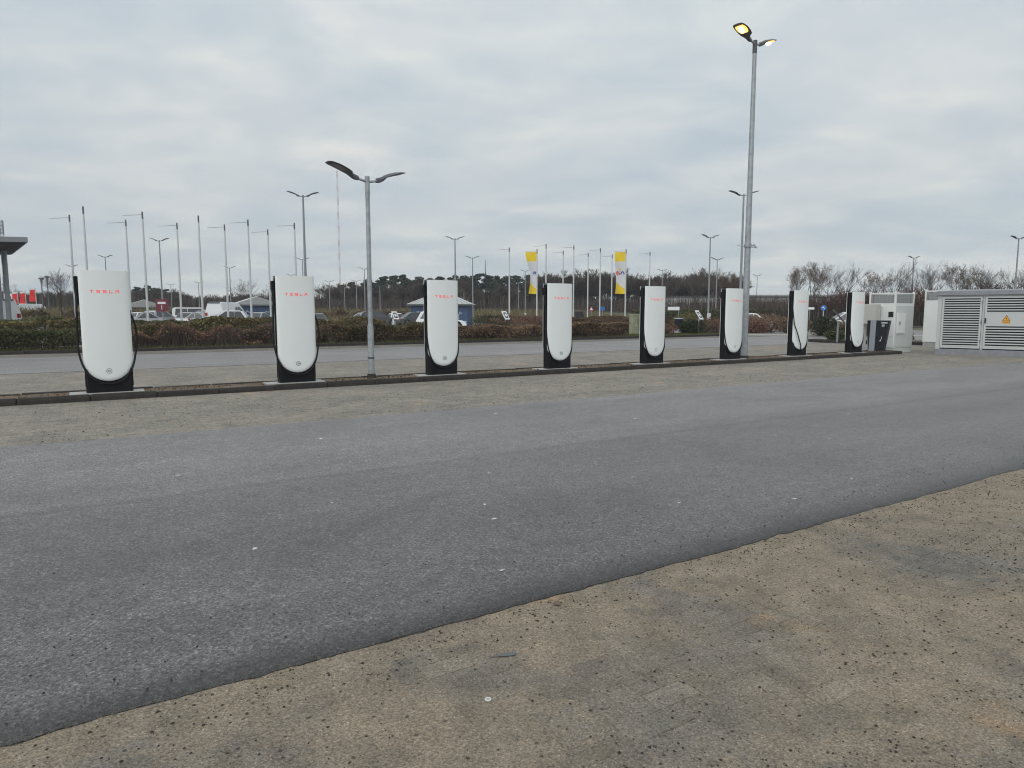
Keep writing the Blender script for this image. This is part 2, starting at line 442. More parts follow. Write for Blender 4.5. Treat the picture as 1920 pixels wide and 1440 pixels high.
# ------------------------------------------------------------------ mesh building helpers
class MB:
    """collects shapes into one mesh object"""

    def __init__(self):
        self.v, self.f, self.mi = [], [], []

    def add(self, vs, fs, mi=0):
        o = len(self.v)
        self.v += [tuple(p) for p in vs]
        self.f += [tuple(i + o for i in q) for q in fs]
        self.mi += [mi] * len(fs)
        return self

    def box(self, x0, x1, y0, y1, z0, z1, mi=0, mat=None):
        vs = [Vector(p) for p in ((x0, y0, z0), (x1, y0, z0), (x1, y1, z0), (x0, y1, z0), (x0, y0, z1), (x1, y0, z1), (x1, y1, z1), (x0, y1, z1))]
        if mat is not None:
            vs = [mat @ p for p in vs]
        return self.add(vs, [(0, 3, 2, 1), (4, 5, 6, 7), (0, 1, 5, 4), (1, 2, 6, 5), (2, 3, 7, 6), (3, 0, 4, 7)], mi)

    def bbox(self, x0, x1, y0, y1, z0, z1, c=0.01, mi=0):
        """box whose upper and vertical edges are chamfered"""
        def ring(i, z):
            return [(x0 + i + c, y0 + i, z), (x1 - i - c, y0 + i, z), (x1 - i, y0 + i + c, z), (x1 - i, y1 - i - c, z), (x1 - i - c, y1 - i, z), (x0 + i + c, y1 - i, z), (x0 + i, y1 - i - c, z), (x0 + i, y0 + i + c, z)]
        vs = ring(0, z0) + ring(0, z1 - c) + ring(c * 0.7, z1)
        fs = []
        for k in (0, 8):
            for j in range(8):
                fs.append((k + j, k + (j + 1) % 8, k + 8 + (j + 1) % 8, k + 8 + j))
        fs.append(tuple(range(16, 24)))
        fs.append(tuple(reversed(range(8))))
        return self.add(vs, fs, mi)

    def tube(self, pts, rad, n=8, mi=0, cap=True):
        pts = [Vector(p) for p in pts]
        if not hasattr(rad, '__len__'):
            rad = [rad] * len(pts)
        rings = []
        ref = None
        for i, p in enumerate(pts):
            d = (pts[min(i + 1, len(pts) - 1)] - pts[max(i - 1, 0)]).normalized()
            if ref is None:
                ref = Vector((1, 0, 0)) if abs(d.x) < 0.9 else Vector((0, 1, 0))
            u = (ref - d * ref.dot(d)).normalized()
            ref = u
            vv = d.cross(u)
            rings.append([p + (u * math.cos(2 * math.pi * k / n) + vv * math.sin(2 * math.pi * k / n)) * rad[i] for k in range(n)])
        vs = [q for r in rings for q in r]
        fs = []
        for i in range(len(rings) - 1):
            for k in range(n):
                a, b = i * n + k, i * n + (k + 1) % n
                fs.append((a, b, b + n, a + n))
        if cap:
            fs.append(tuple(reversed(range(n))))
            fs.append(tuple(range((len(rings) - 1) * n, len(rings) * n)))
        return self.add(vs, fs, mi)

    def loft(self, sections, mi=0, closed=True, caps=True):
        n = len(sections[0])
        vs = [q for s in sections for q in s]
        fs = []
        for i in range(len(sections) - 1):
            for k in range(n if closed else n - 1):
                a, b = i * n + k, i * n + (k + 1) % n
                fs.append((a, b, b + n, a + n))
        if caps and closed:
            fs.append(tuple(reversed(range(n))))
            fs.append(tuple(range((len(sections) - 1) * n, len(sections) * n)))
        return self.add(vs, fs, mi)

    def prism(self, outline, y0, y1, mi=0, mat=None):
        """outline in x,z extruded from y0 to y1"""
        n = len(outline)
        vs = [Vector((x, y0, z)) for x, z in outline] + [Vector((x, y1, z)) for x, z in outline]
        if mat is not None:
            vs = [mat @ p for p in vs]
        fs = [tuple(range(n)), tuple(reversed(range(n, 2 * n)))]
        for k in range(n):
            fs.append((k, k + n, (k + 1) % n + n, (k + 1) % n))
        return self.add(vs, fs, mi)

    def disc(self, c, r, nrm, thick=0.01, n=16, mi=0, r2=0.0):
        """flat round plate (or ring if r2) with a little thickness"""
        nrm = Vector(nrm).normalized()
        u = nrm.orthogonal().normalized()
        v = nrm.cross(u)
        c = Vector(c)
        pts = []
        prof = [(r2, -thick / 2), (r, -thick / 2), (r, thick / 2), (r2, thick / 2)]
        for k in range(n):
            d = u * math.cos(2 * math.pi * k / n) + v * math.sin(2 * math.pi * k / n)
            pts.append([c + d * q + nrm * h for q, h in prof])
        vs = [p for s in pts for p in s]
        fs = []
        for k in range(n):
            a, b = k * 4, ((k + 1) % n) * 4
            for j in range(4):
                if r2 == 0 and j == 3:
                    continue
                fs.append((a + j, a + (j + 1) % 4, b + (j + 1) % 4, b + j))
        return self.add(vs, fs, mi)

    def mesh(self, name, mats, smooth=False):
        me = bpy.data.meshes.new(name)
        me.from_pydata(self.v, [], self.f)
        for m in (mats if isinstance(mats, (list, tuple)) else [mats]):
            me.materials.append(M[m] if isinstance(m, str) else m)
        if any(self.mi):
            me.polygons.foreach_set('material_index', self.mi)
        if smooth:
            me.polygons.foreach_set('use_smooth', [True] * len(self.f))
            try:
                me.set_sharp_from_angle(angle=R(40))
            except Exception:
                pass
        me.update()
        return me

    def build(self, name, mats, parent=None, smooth=False):
        return link(name, self.mesh(name, mats, smooth), parent)


def link(name, me, parent=None, loc=None, rz=None):
    o = bpy.data.objects.new(name, me)
    COL.objects.link(o)
    if parent is not None:
        o.parent = parent
    if loc is not None:
        o.location = loc
    if rz is not None:
        o.rotation_euler = (0, 0, rz)
    return o


def tag(o, label=None, cat=None, group=None, kind=None):
    for k, v in (('label', label), ('category', cat), ('group', group), ('kind', kind)):
        if v:
            o[k] = v
    return o


def thing(name, label, cat, loc=(0, 0, 0), rz=0.0, group=None):
    return tag(link(name, None, None, loc, rz), label, cat, group)


def copy_tree(o, parent=None):
    c = o.copy()
    COL.objects.link(c)
    c.parent = parent
    for ch in list(o.children):
        copy_tree(ch, c)
    return c


def soup(name, quads, mat):
    """many small loose quads (N,4,3) as one mesh"""
    q = np.asarray(quads, dtype=np.float32)
    n = len(q)
    me = bpy.data.meshes.new(name)
    me.vertices.add(n * 4)
    me.vertices.foreach_set('co', q.reshape(-1))
    me.loops.add(n * 4)
    me.loops.foreach_set('vertex_index', np.arange(n * 4, dtype=np.int32))
    me.polygons.add(n)
    me.polygons.foreach_set('loop_start', np.arange(0, n * 4, 4, dtype=np.int32))
    me.polygons.foreach_set('loop_total', np.full(n, 4, dtype=np.int32))
    me.materials.append(M[mat])
    me.update(calc_edges=True)
    return me


def rand_dirs(n, up=0.0):
    d = rng.normal(size=(n, 3))
    d[:, 2] += up
    return d / np.linalg.norm(d, axis=1, keepdims=True)


def leaf_quads(c, size, up=0.0, aspect=0.55):
    """leaf-shaped diamonds at centres c"""
    n = len(c)
    a = rand_dirs(n, up)
    b = np.cross(a, rand_dirs(n))
    b /= np.linalg.norm(b, axis=1, keepdims=True) + 1e-9
    s = np.asarray(size).reshape(-1, 1) * rng.uniform(0.6, 1.3, (n, 1))
    return np.stack([c - a * s, c - b * s * aspect, c + a * s, c + b * s * aspect], axis=1)


def stick_quads(p0, p1, wdt):
    """thin tapered blades from p0 to p1"""
    d = p1 - p0
    b = np.cross(d, rand_dirs(len(p0)))
    b /= np.linalg.norm(b, axis=1, keepdims=True) + 1e-9
    wdt = np.asarray(wdt).reshape(-1, 1)
    return np.stack([p0 - b * wdt, p0 + b * wdt, p1 + b * wdt * 0.35, p1 - b * wdt * 0.35], axis=1)


def text_mesh(txt, size, mat):
    cu = bpy.data.curves.new('txt', 'FONT')
    cu.body = txt
    cu.size = size
    cu.align_x = 'CENTER'
    cu.align_y = 'CENTER'
    cu.extrude = 0.001
    cu.resolution_u = 2
    o = bpy.data.objects.new('txt', cu)
    COL.objects.link(o)
    bpy.context.view_layer.update()
    me = bpy.data.meshes.new_from_object(o.evaluated_get(bpy.context.evaluated_depsgraph_get()))
    bpy.data.objects.remove(o)
    bpy.data.curves.remove(cu)
    me.materials.clear()
    me.materials.append(M[mat])
    return me


ORD = ['first', 'second', 'third', 'fourth', 'fifth', 'sixth', 'seventh', 'eighth', 'ninth', 'tenth', 'eleventh', 'twelfth', 'thirteenth',
       'fourteenth', 'fifteenth', 'sixteenth', 'seventeenth', 'eighteenth', 'nineteenth', 'twentieth', 'twenty-first', 'twenty-second',
       'twenty-third', 'twenty-fourth', 'twenty-fifth', 'twenty-sixth', 'twenty-seventh', 'twenty-eighth']

# ================================================================== THE SETTING


def sheet(name, t0, t1, s0, s1, z, mat, kind='structure', nt_=1, ns_=1, zf=None):
    vs, fs = [], []
    for j in range(ns_ + 1):
        for i in range(nt_ + 1):
            t, s = t0 + (t1 - t0) * i / nt_, s0 + (s1 - s0) * j / ns_
            vs.append((t, s, z if zf is None else zf(t, s)))
    for j in range(ns_):
        for i in range(nt_):
            a = j * (nt_ + 1) + i
            fs.append((a, a + 1, a + nt_ + 2, a + nt_ + 1))
    o = MB().add(vs, fs).build(name, mat)
    o.rotation_euler = (0, 0, A)
    return tag(o, kind=kind)


# the wide ground to the horizon
g = MB()
g.add([(-2500, -300, -0.06), (2500, -300, -0.06), (2500, 3500, -0.06), (-2500, 3500, -0.06)], [(0, 1, 2, 3)])
tag(g.build('ground', 'far_ground'), kind='structure')

S_NEAR, S_FAR = 2.75, 9.1


def edge_wob(t):
    return 0.026 * mnoise.noise(Vector((t * 0.5, 3.1, 0))) + 0.010 * mnoise.noise(Vector((t * 3.3, 1.7, 0))) + 0.012 * mnoise.noise(Vector((t * 9.0, 5.7, 0))) + 0.009 * mnoise.noise(Vector((t * 23.0, 8.7, 0)))


# asphalt lane with a ragged, rounded edge standing just proud of the pavers
vs, fs = [], []
NT = 900
prof = [(0.0, -0.012), (0.004, 0.008), (0.022, 0.017), (0.10, 0.023), (0.4, 0.027)]
for i in range(NT + 1):
    u = i / NT
    t = -30 + 110 * (0.15 * u + 0.85 * u ** 1.35) if False else (-30 + 24 * (i / 100) if i < 100 else -6 + 20 * ((i - 100) / 600) if i < 700 else 14 + 66 * ((i - 700) / 200))
    e0, e1 = S_NEAR + edge_wob(t), S_FAR + edge_wob(t + 77) * 1.4
    row = [(t, e0 + d, z) for d, z in prof] + [(t, 5.85, 0.03)] + [(t, e1 - d, z) for d, z in reversed(prof)]
    vs += row
n = len(prof) * 2 + 1
for i in range(NT):
    for k in range(n - 1):
        a = i * n + k
        fs.append((a, a + n, a + n + 1, a + 1))
mb = MB().add(vs, [tuple(reversed(f)) for f in fs])
o = mb.build('road', 'asphalt', smooth=True)
o.rotation_euler = (0, 0, A)
tag(o, kind='structure')

sheet('bay_paving', -60, 80, 9.0, 13.3, 0.0, 'paver_sheet')
sheet('rear_bay_paving', -60, 80, 14.1, 20.35, 0.0, 'paver_sheet')
sheet('rear_road', -80, 80, 20.2, 27.4, 0.006, 'asphalt_rear')
sheet('rear_pavement', -80, 36.5, 27.3, 29.75, 0.0, 'paver_grey')
sheet('side_road', 36.5, 60, 27.3, 60, 0.003, 'asphalt_rear')
sheet('end_paving', 24.8, 80, 13.2, 14.2, -0.004, 'paver_sheet')
sheet('footpath', -60, 36, 33.4, 36.2, 0.02, 'kerb_pale')
sheet('lot_road', -120, 90, 38.6, 110, 0.0, 'asphalt_lot')
sheet('near_joint_bed', -12, 26, -12, 2.9, -0.02, 'joint_soil')

# ---- foreground paving: herringbone pavers, each one a piece
U = 0.108
pav = tag(link('foreground_paving', None, None, (0, 0, 0), A), kind='structure')
pmeshes = []
for k in range(6):
    b = MB()
    g_ = 0.0016 + 0.0005 * (k % 3)
    b.bbox(-U + g_, U - g_, -U / 2 + g_, U / 2 - g_, -0.05, 0.0, 0.0022 + 0.0006 * (k % 2))
    pmeshes.append(b.mesh('paver', 'paver'))
cells = []
for iy in range(-75, 27):
    for ix in range(-60, 150):
        q = (ix - iy) % 4
        if q == 0:
            cells.append(((ix + 1.0) * U, (iy + 0.5) * U - 0.005, 0.0))
        elif q == 3:
            cells.append(((ix + 0.5) * U, (iy + 1.0) * U - 0.005, math.pi / 2))
p_cp, p_sp = math.cos(R(5.997)), math.sin(R(5.997))


def in_view(p, mx=0.03):
    d = p - Vector((0, 0, CAM_Z))
    fwd = d.y * p_cp - d.z * p_sp
    if fwd < 0.1:
        return False
    up = d.y * p_sp + d.z * p_cp
    return abs(d.x / fwd) < 0.758 + mx and -0.569 - mx < up / fwd < 0.569 + mx


seen, rest = [], []
for t, s, r in cells:
    if s > S_NEAR + 0.10 or t > 16 or t < -6:
        continue
    p = W(t, s)
    (seen if in_view(p) else rest).append((p.length, t, s, r))
seen.sort()
for d, t, s, r in seen[:300]:
    o = link('paver', random.choice(pmeshes), pav, (t, s, random.gauss(0, 0.0007)), r)
    o.rotation_euler = (random.gauss(0, 0.003), random.gauss(0, 0.0025), r)
rb = MB()
for d, t, s, r in seen[300:] + rest:
    if t > 14 or s < -4:
        continue
    lx, ly = (U - 0.0018, U / 2 - 0.0018) if r == 0 else (U / 2 - 0.0018, U - 0.0018)
    dz = random.gauss(0, 0.0007)
    ch = 0.0025
    rb.add([(t - lx, s - ly, -0.03), (t + lx, s - ly, -0.03), (t + lx, s + ly, -0.03), (t - lx, s + ly, -0.03),
            (t - lx, s - ly, dz - ch), (t + lx, s - ly, dz - ch), (t + lx, s + ly, dz - ch), (t - lx, s + ly, dz - ch),
            (t - lx + ch, s - ly + ch, dz), (t + lx - ch, s - ly + ch, dz), (t + lx - ch, s + ly - ch, dz), (t - lx + ch, s + ly - ch, dz)],
           [(0, 1, 5, 4), (1, 2, 6, 5), (2, 3, 7, 6), (3, 0, 4, 7), (4, 5, 9, 8), (5, 6, 10, 9), (6, 7, 11, 10), (7, 4, 8, 11), (8, 9, 10, 11)])
tag(rb.build('more_pavers', 'paver', pav), kind='stuff')


def sand_h(t, s):
    v = Vector((t, s, 0.0))
    h = mnoise.fractal(v * 1.5 + Vector((2.3, 7.7, 0)), 0.9, 2.1, 5) * 0.006 + mnoise.noise(v * 14.0) * 0.0016 + mnoise.noise(v * 45.0) * 0.0006
    near_edge = max(0.0, 1.0 - (S_NEAR - s) / 0.7)
    h += -0.0012 + near_edge * 0.0035 + 0.0022 * max(0.0, min(1.0, (t - 2.2) / 1.5))
    return max(-0.013, min(0.006, h))


sf = sheet('sand_film', -1.6, 11.4, 0.1, 2.86, 0, 'sand_film', 'stuff', 520, 110, sand_h)
tag(sf, 'thin wind-blown sand lying over the foreground pavers', 'sand')

# ---- the charging island: kerb stones round a strip of soil
isl = tag(link('charging_island', None, None, (0, 0, 0), A), kind='structure')
KH = 0.105
KF0, KF1, KB0, KB1 = 13.25, 13.37, 14.08, 14.2
T_END = 24.95
ib = MB()
nt_, ns_ = 240, 6
vs, fs = [], []
for j in range(ns_ + 1):
    for i in range(nt_ + 1):
        t, s = -40 + (T_END + 40 - 0.1) * i / nt_, KF1 - 0.01 + (KB0 - KF1 + 0.02) * j / ns_
        vs.append((t, s, KH - 0.018 + 0.02 * mnoise.noise(Vector((t * 2.2, s * 3, 0)))))
for j in range(ns_):
    for i in range(nt_):
        a = j * (nt_ + 1) + i
        fs.append((a, a + 1, a + nt_ + 2, a + nt_ + 1))
ib.add(vs, fs)
ib.build('soil_strip', 'island_soil', isl)
kms = []
for k in range(3):
    kms.append(MB().bbox(-0.4965, 0.4965, 0, 0.12, -0.06, 0, 0.012 + 0.004 * k).mesh('kerb_stone', 'kerb'))
t = T_END - 0.5
while t > -24:
    for s0 in (KF0, KB0):
        o = link('kerb_stone', random.choice(kms), isl, (t, s0 + random.gauss(0, 0.004), KH + random.gauss(0, 0.004)))
        o.scale = (1, 1, 2.4)
        o.rotation_euler = (0, random.gauss(0, 0.002), random.gauss(0, 0.003))
    t -= 1.0
o = link('kerb_stone', kms[0], isl, (T_END - 0.09, (KF1 + KB0) / 2, KH), math.pi / 2)
o.scale = (0.70, 0.9, 2.4)
o.location.x = T_END + 0.02

# ---- planting bed behind the rear road
bed = tag(link('planting_bed', None, None, (0, 0, 0), A), kind='structure')
MB().add([(-70, 29.8, 0.09), (36, 29.8, 0.09), (36, 33.45, 0.09), (-70, 33.45, 0.09)], [(0, 1, 2, 3)]).build('bed_soil', 'bed_soil', bed)
MB().add([(27.6, 29.86, 0.098), (35.7, 29.86, 0.098), (35.7, 33.4, 0.098), (27.6, 33.4, 0.098)], [(0, 1, 2, 3)]).build('lawn_patch', 'lawn', bed)
t = 35.5
while t > -34:
    o = link('kerb_stone', random.choice(kms), bed, (t, 29.7 + random.gauss(0, 0.006), 0.13 + random.gauss(0, 0.006)))
    o.scale = (1, 1, 2.4)
    t -= 1.0
for k in range(4):
    o = link('kerb_stone', kms[0], bed, (36.05, 30.2 + k, 0.13), math.pi / 2)
    o.scale = (1, 1, 2.4)
bed2 = tag(link('second_bed', None, None, (0, 0, 0), A), kind='structure')
MB().add([(-80, 36.2, 0.06), (14.6, 36.2, 0.06), (14.6, 38.7, 0.06), (-80, 38.7, 0.06), (21.6, 36.2, 0.06), (36, 36.2, 0.06), (36, 38.7, 0.06), (21.6, 38.7, 0.06)],
         [(0, 1, 2, 3), (4, 5, 6, 7)]).build('bed_soil', 'bed_soil', bed2)

# pale concrete strip and shrub island at the end of the rear road
pst = MB()
pts = [(12.5, 47.0), (15.6, 44.2), (21.5, 43.8), (27, 40.5), (34, 36.5), (34.6, 37.6), (27.6, 42.0), (22.0, 45.9), (15.9, 46.6), (13.2, 48.4)]
k = len(pts)
pst.add([(x, y, 0.0) for x, y in pts] + [(x, y, 0.07) for x, y in pts], [tuple(range(k, 2 * k))] + [(i, (i + 1) % k, k + (i + 1) % k, k + i) for i in range(k)])
tag(pst.build('concrete_strip', 'kerb_pale'), kind='structure')
isl2 = tag(link('shrub_island', None, None, (0, 0, 0), 0), kind='structure')
pts = [(15.2, 34.7), (15.5, 33.6), (16.6, 32.4), (19.5, 30.6), (24, 28.0), (24.8, 29.4), (20.2, 32.4), (17.4, 34.4), (16.0, 35.3)]


def ring_kerb(pts, z, wd, par, mat):
    c = Vector((sum(p[0] for p in pts) / len(pts), sum(p[1] for p in pts) / len(pts), 0))
    k = len(pts)
    inner = [Vector((*p, 0)) + (c - Vector((*p, 0))).normalized() * wd for p in pts]
    b = MB()
    b.add([(x, y, 0) for x, y in pts] + [(x, y, z) for x, y in pts] + [(p.x, p.y, z) for p in inner] + [(p.x, p.y, z - 0.03) for p in inner],
          [q for i in range(k) for q in ((i, (i + 1) % k, k + (i + 1) % k, k + i), (k + i, k + (i + 1) % k, 2 * k + (i + 1) % k, 2 * k + i), (2 * k + i, 2 * k + (i + 1) % k, 3 * k + (i + 1) % k, 3 * k + i))])
    b.build('kerb', mat, par)
    MB().add([(p.x, p.y, z - 0.025) for p in inner], [tuple(range(k))]).build('soil', 'bed_soil', par)


ring_kerb(pts, 0.14, 0.13, isl2, 'kerb')
print('SETTING DONE')

# ================================================================== CHARGING POSTS
PW, PZ0, PZT, PR = 0.37, 0.20, 2.08, 0.37


def panel_hw(z):
    if z >= PZ0 + PR:
        return PW
    q = (PZ0 + PR - z) / PR
    return PW * math.sqrt(max(0.0, 1 - q * q))


def panel_y(x, z):
    """outer surface of the front cover (towards -y): gently bowed, easing back at its rim"""
    hw = max(1e-4, panel_hw(max(z, PZ0 + 1e-4)))
    d = min(hw - abs(x), (z - PZ0) * 1.0 + 0.0) if z < PZ0 + PR else PW - abs(x)
    if z < PZ0 + PR:
        r = math.hypot(x, PZ0 + PR - z)
        d = PR - r
    rim = max(0.0, 1 - max(0, d) / 0.05)
    return -(0.118 + 0.050 * (1 - (x / PW) ** 2) - 0.020 * rim ** 2)


def make_panel():
    zs = [PZ0 + PR * (1 - math.cos(math.pi / 2 * i / 12)) for i in range(0, 12)] + [PZ0 + PR + (PZT - PZ0 - PR) * i / 10 for i in range(11)]
    us = [-1, -0.95, -0.88, -0.78, -0.62, -0.45, -0.25, 0, 0.25, 0.45, 0.62, 0.78, 0.88, 0.95, 1]
    zs[0] = PZ0 + 0.0006
    rows = [[(u * panel_hw(z), panel_y(u * panel_hw(z), z), z) for u in us] for z in zs]
    b = MB()
    n = len(us)
    vs = [p for r in rows for p in r]
    fs = []
    for i in range(len(rows) - 1):
        for k in range(n - 1):
            a = i * n + k
            fs.append((a, a + 1, a + n + 1, a + n))
    b.add(vs, fs)
    # rim wall back to the body, and the closed top
    rim = [rows[i][0] for i in range(len(rows) - 1, -1, -1)] + [rows[i][-1] for i in range(len(rows))]
    m = len(rim)
    vs = list(rim) + [(x, -0.085, z) for x, y, z in rim]
    b.add(vs, [(k, k + m, k + 1 + m, k + 1) for k in range(m - 1)])
    top = rows[-1]
    vs = list(top) + [(x, -0.085, z) for x, y, z in top]
    b.add(vs, [(k, k + 1, k + 1 + n, k + n) for k in range(n - 1)])
    return b.mesh('cover', 'panel_white', True)


cover_me = make_panel()
body = MB()
bw, bd = 0.352, 0.118
c_ = 0.03
sec = lambda z, i=0.0: [(-bw + c_ + i, -bd + i, z), (bw - c_ - i, -bd + i, z), (bw - i, -bd + c_ + i, z), (bw - i, bd - c_ - i, z), (bw - c_ - i, bd - i, z), (-bw + c_ + i, bd - i, z), (-bw + i, bd - c_ - i, z), (-bw + i, -bd + c_ + i, z)]
body.loft([sec(0.0), sec(0.02), sec(2.03), sec(2.055, 0.012)])
body_me = body.mesh('body', 'gloss_black')
rib = MB()
for sx in (-1, 1):       # recessed side channel edges and the foot seam
    rib.box(sx * (bw + 0.004) - 0.004, sx * (bw + 0.004) + 0.004, -0.07, -0.06, 0.1, 2.0)
    rib.box(sx * (bw + 0.004) - 0.004, sx * (bw + 0.004) + 0.004, 0.06, 0.07, 0.1, 2.0)
rib_me = rib.mesh('side_trim', 'rubber')
slab_me = MB().bbox(-0.60, 0.52, -0.19, 0.22, -0.05, 0.004, 0.004).mesh('base_slab', 'slab')


def strokes(segs, x0, z0, wd, ht, th):
    b = MB()
    for (ax, az, bx, bz) in segs:
        xa, xb = sorted((x0 + ax * wd, x0 + bx * wd))
        za, zb = sorted((z0 + az * ht, z0 + bz * ht))
        xa, xb = xa - th / 2, xb + th / 2
        za, zb = za - th / 2, zb + th / 2
        ya, yb = panel_y(xa, za), panel_y(xb, za)
        b.add([(xa, ya - 0.003, za), (xb, yb - 0.003, za), (xb, yb - 0.003, zb), (xa, ya - 0.003, zb),
               (xa, ya + 0.002, za), (xb, yb + 0.002, za), (xb, yb + 0.002, zb), (xa, ya + 0.002, zb)],
              [(0, 1, 2, 3), (0, 4, 5, 1), (1, 5, 6, 2), (2, 6, 7, 3), (3, 7, 4, 0)])
    return b


LET = {'T': [(0, 1, 1, 1), (.5, 0, .5, .72)], 'E': [(0, 1, 1, 1), (0, .5, 1, .5), (0, 0, 1, 0)],
       'S': [(0, 1, 1, 1), (0, .5, 1, .5), (0, 0, 1, 0), (0, .5, 0, 1), (1, 0, 1, .5)], 'L': [(0, 0, 0, 1), (0, 0, 1, 0)],
       'A': [(0, 1, 1, 1), (0, .5, 1, .5), (0, 0, 0, .5), (1, 0, 1, .5)]}
letter_me = []
for k, ch in enumerate('TESLA'):
    letter_me.append(strokes(LET[ch], -0.195 + k * 0.0935 - 0.022 + 0.012, 1.705, 0.044, 0.040, 0.0095).mesh('letter', 'logo_red'))
rg = MB()
BZ = 0.375
rg.disc((0.0, panel_y(0, BZ) - 0.002, BZ), 0.043, (0, -1, 0), 0.004, 28, 0, 0.0385)
ring_me = rg.mesh('badge_ring', 'badge')
code_me = {k: text_mesh(k, 0.046, 'badge') for k in ('2A', '2B', '2C', '2D')}


def spline(pts, n=6):
    pts = [Vector(p) for p in pts]
    out = []
    P = [pts[0]] + pts + [pts[-1]]
    for i in range(1, len(P) - 2):
        for k in range(n):
            u = k / n
            a, b_, c, d = P[i - 1], P[i], P[i + 1], P[i + 2]
            out.append(0.5 * ((2 * b_) + (-a + c) * u + (2 * a - 5 * b_ + 4 * c - d) * u * u + (-a + 3 * b_ - 3 * c + d) * u ** 3))
    out.append(pts[-1])
    return out


CABLES = {
    'loop': [(-0.405, -0.03, 1.78), (-0.415, -0.05, 1.45), (-0.43, -0.06, 1.05), (-0.42, -0.085, 0.68), (-0.345, -0.125, 0.40), (-0.2, -0.15, 0.215), (0.0, -0.155, 0.155),
             (0.2, -0.15, 0.205), (0.345, -0.125, 0.40), (0.415, -0.09, 0.66), (0.45, -0.06, 0.95), (0.425, -0.04, 1.2), (0.36, -0.02, 1.38)],
    'tight': [(-0.375, -0.03, 1.78), (-0.372, -0.05, 1.4), (-0.375, -0.07, 1.0), (-0.37, -0.1, 0.68), (-0.33, -0.135, 0.42), (-0.2, -0.15, 0.22), (0.0, -0.155, 0.165),
              (0.2, -0.15, 0.215), (0.34, -0.125, 0.42), (0.385, -0.08, 0.7), (0.388, -0.04, 1.0), (0.36, -0.02, 1.22)],
    'across': [(-0.375, -0.03, 1.78), (-0.38, -0.09, 1.4), (-0.375, -0.15, 1.02), (-0.27, -0.19, 0.75), (-0.10, -0.205, 0.36), (-0.03, -0.185, 0.17), (0.1, -0.165, 0.15),
               (0.26, -0.15, 0.27), (0.36, -0.11, 0.5), (0.39, -0.06, 0.85), (0.36, -0.02, 1.15)]}
cable_me = {k: MB().tube(spline(p, 7), 0.0165, 8).mesh('cable', 'rubber', True) for k, p in CABLES.items()}
hb = MB().bbox(-0.435, -0.345, -0.055, 0.055, 1.80, 1.98, 0.012)
holster_me = hb.mesh('holster', 'gloss_black')
grip_me = MB().tube([(-0.405, -0.03, 1.80), (-0.395, -0.04, 1.62), (-0.392, -0.045, 1.50)], [0.034, 0.027, 0.02], 10).mesh('plug_handle', 'rubber', True)
mount_me = MB().bbox(0.34, 0.385, -0.045, 0.045, 1.13, 1.42, 0.012).mesh('cable_outlet', 'gloss_black')

CH_LABEL = ['tall white charging post with badge 2A at the left end of the row',
            'white charging post with badge 2B, just left of the short double-headed lamp post',
            'white charging post in front of the white car, third from the left',
            'white charging post fourth from the left, between the two yellow flags',
            'white charging post fifth from the left, just right of the pale green cabinet',
            'white charging post directly beside the tall lit lamp post',
            'white charging post with its black cable slung across the front',
            'last white charging post on the right, beside the dark dispenser']
for i in range(8):
    p = W(0.25 + 3.205 * i - 0.004 * i * i, 13.63)
    th = thing('charging_post', CH_LABEL[i], 'charging post', (p.x, p.y, KH + 0.003), A, 'white charging posts along the kerb island')
    link('base_slab', slab_me, th)
    link('body', body_me, th)
    link('side_trim', rib_me, th)
    cv = link('front_cover', cover_me, th)
    bk = link('back_cover', cover_me, th, None, math.pi)
    for lm in letter_me:
        tag(link('logo_letter', lm, cv), 'glowing red logo letter')
    link('badge_ring', ring_me, cv)
    code = ['2A', '2B', '2C', '2D'][i] if i < 4 else None
    if code:
        bo = link('badge_code', code_me[code], cv, (0.0, panel_y(0, BZ) - 0.0025, BZ))
        bo.rotation_euler = (R(90), 0, 0)
    link('holster', holster_me, th)
    link('plug_handle', grip_me, th)
    link('cable_outlet', mount_me, th)
    link('cable', cable_me[['loop', 'loop', 'tight', 'tight', 'tight', 'tight', 'across', 'tight'][i]], th)


# ================================================================== LAMP POSTS
def head_section(x, wdt, z, th, drop):
    """cross-section of a flat luminaire at distance x out from the post"""
    return [(x, -wdt, z), (x, -wdt * 0.55, z + th * 0.7), (x, 0, z + th), (x, wdt * 0.55, z + th * 0.7), (x, wdt, z), (x, wdt * 0.8, z - drop), (x, -wdt * 0.8, z - drop)]


def lamp_head_mesh(mat):
    b = MB()
    prof = [(0.24, 0.04, 0.055, 0.05, 0.055), (0.34, 0.055, 0.080, 0.055, 0.07), (0.42, 0.075, 0.115, 0.055, 0.06), (0.47, 0.175, 0.145, 0.06, 0.015), (0.60, 0.205, 0.200, 0.062, 0.012),
            (0.78, 0.210, 0.262, 0.055, 0.010), (0.94, 0.185, 0.302, 0.040, 0.008), (1.02, 0.135, 0.318, 0.018, 0.006)]
    b.loft([head_section(*q) for q in prof])
    return b.mesh('lamp_head', mat, True)


head_me = lamp_head_mesh('lamp_grey')
arm_me = MB().tube([(0.03, 0, -0.005), (0.16, 0, 0.02), (0.30, 0, 0.058)], [0.032, 0.03, 0.03], 10).mesh('arm', 'galv', True)
arm_far_me = MB().tube([(0.03, 0, -0.005), (0.30, 0, 0.058)], [0.035, 0.032], 6).mesh('arm', 'galv_far', True)


def lens_mesh(mat, deep=0.012):
    b = MB()
    secs = []
    for x, wd, z in [(0.60, 0.125, 0.188), (0.70, 0.16, 0.222), (0.82, 0.16, 0.260), (0.93, 0.125, 0.288)]:
        secs.append([(x, -wd, z), (x, wd, z), (x, wd * 0.8, z - deep), (x, -wd * 0.8, z - deep)])
    b.loft(secs)
    return b.mesh('lens', mat)


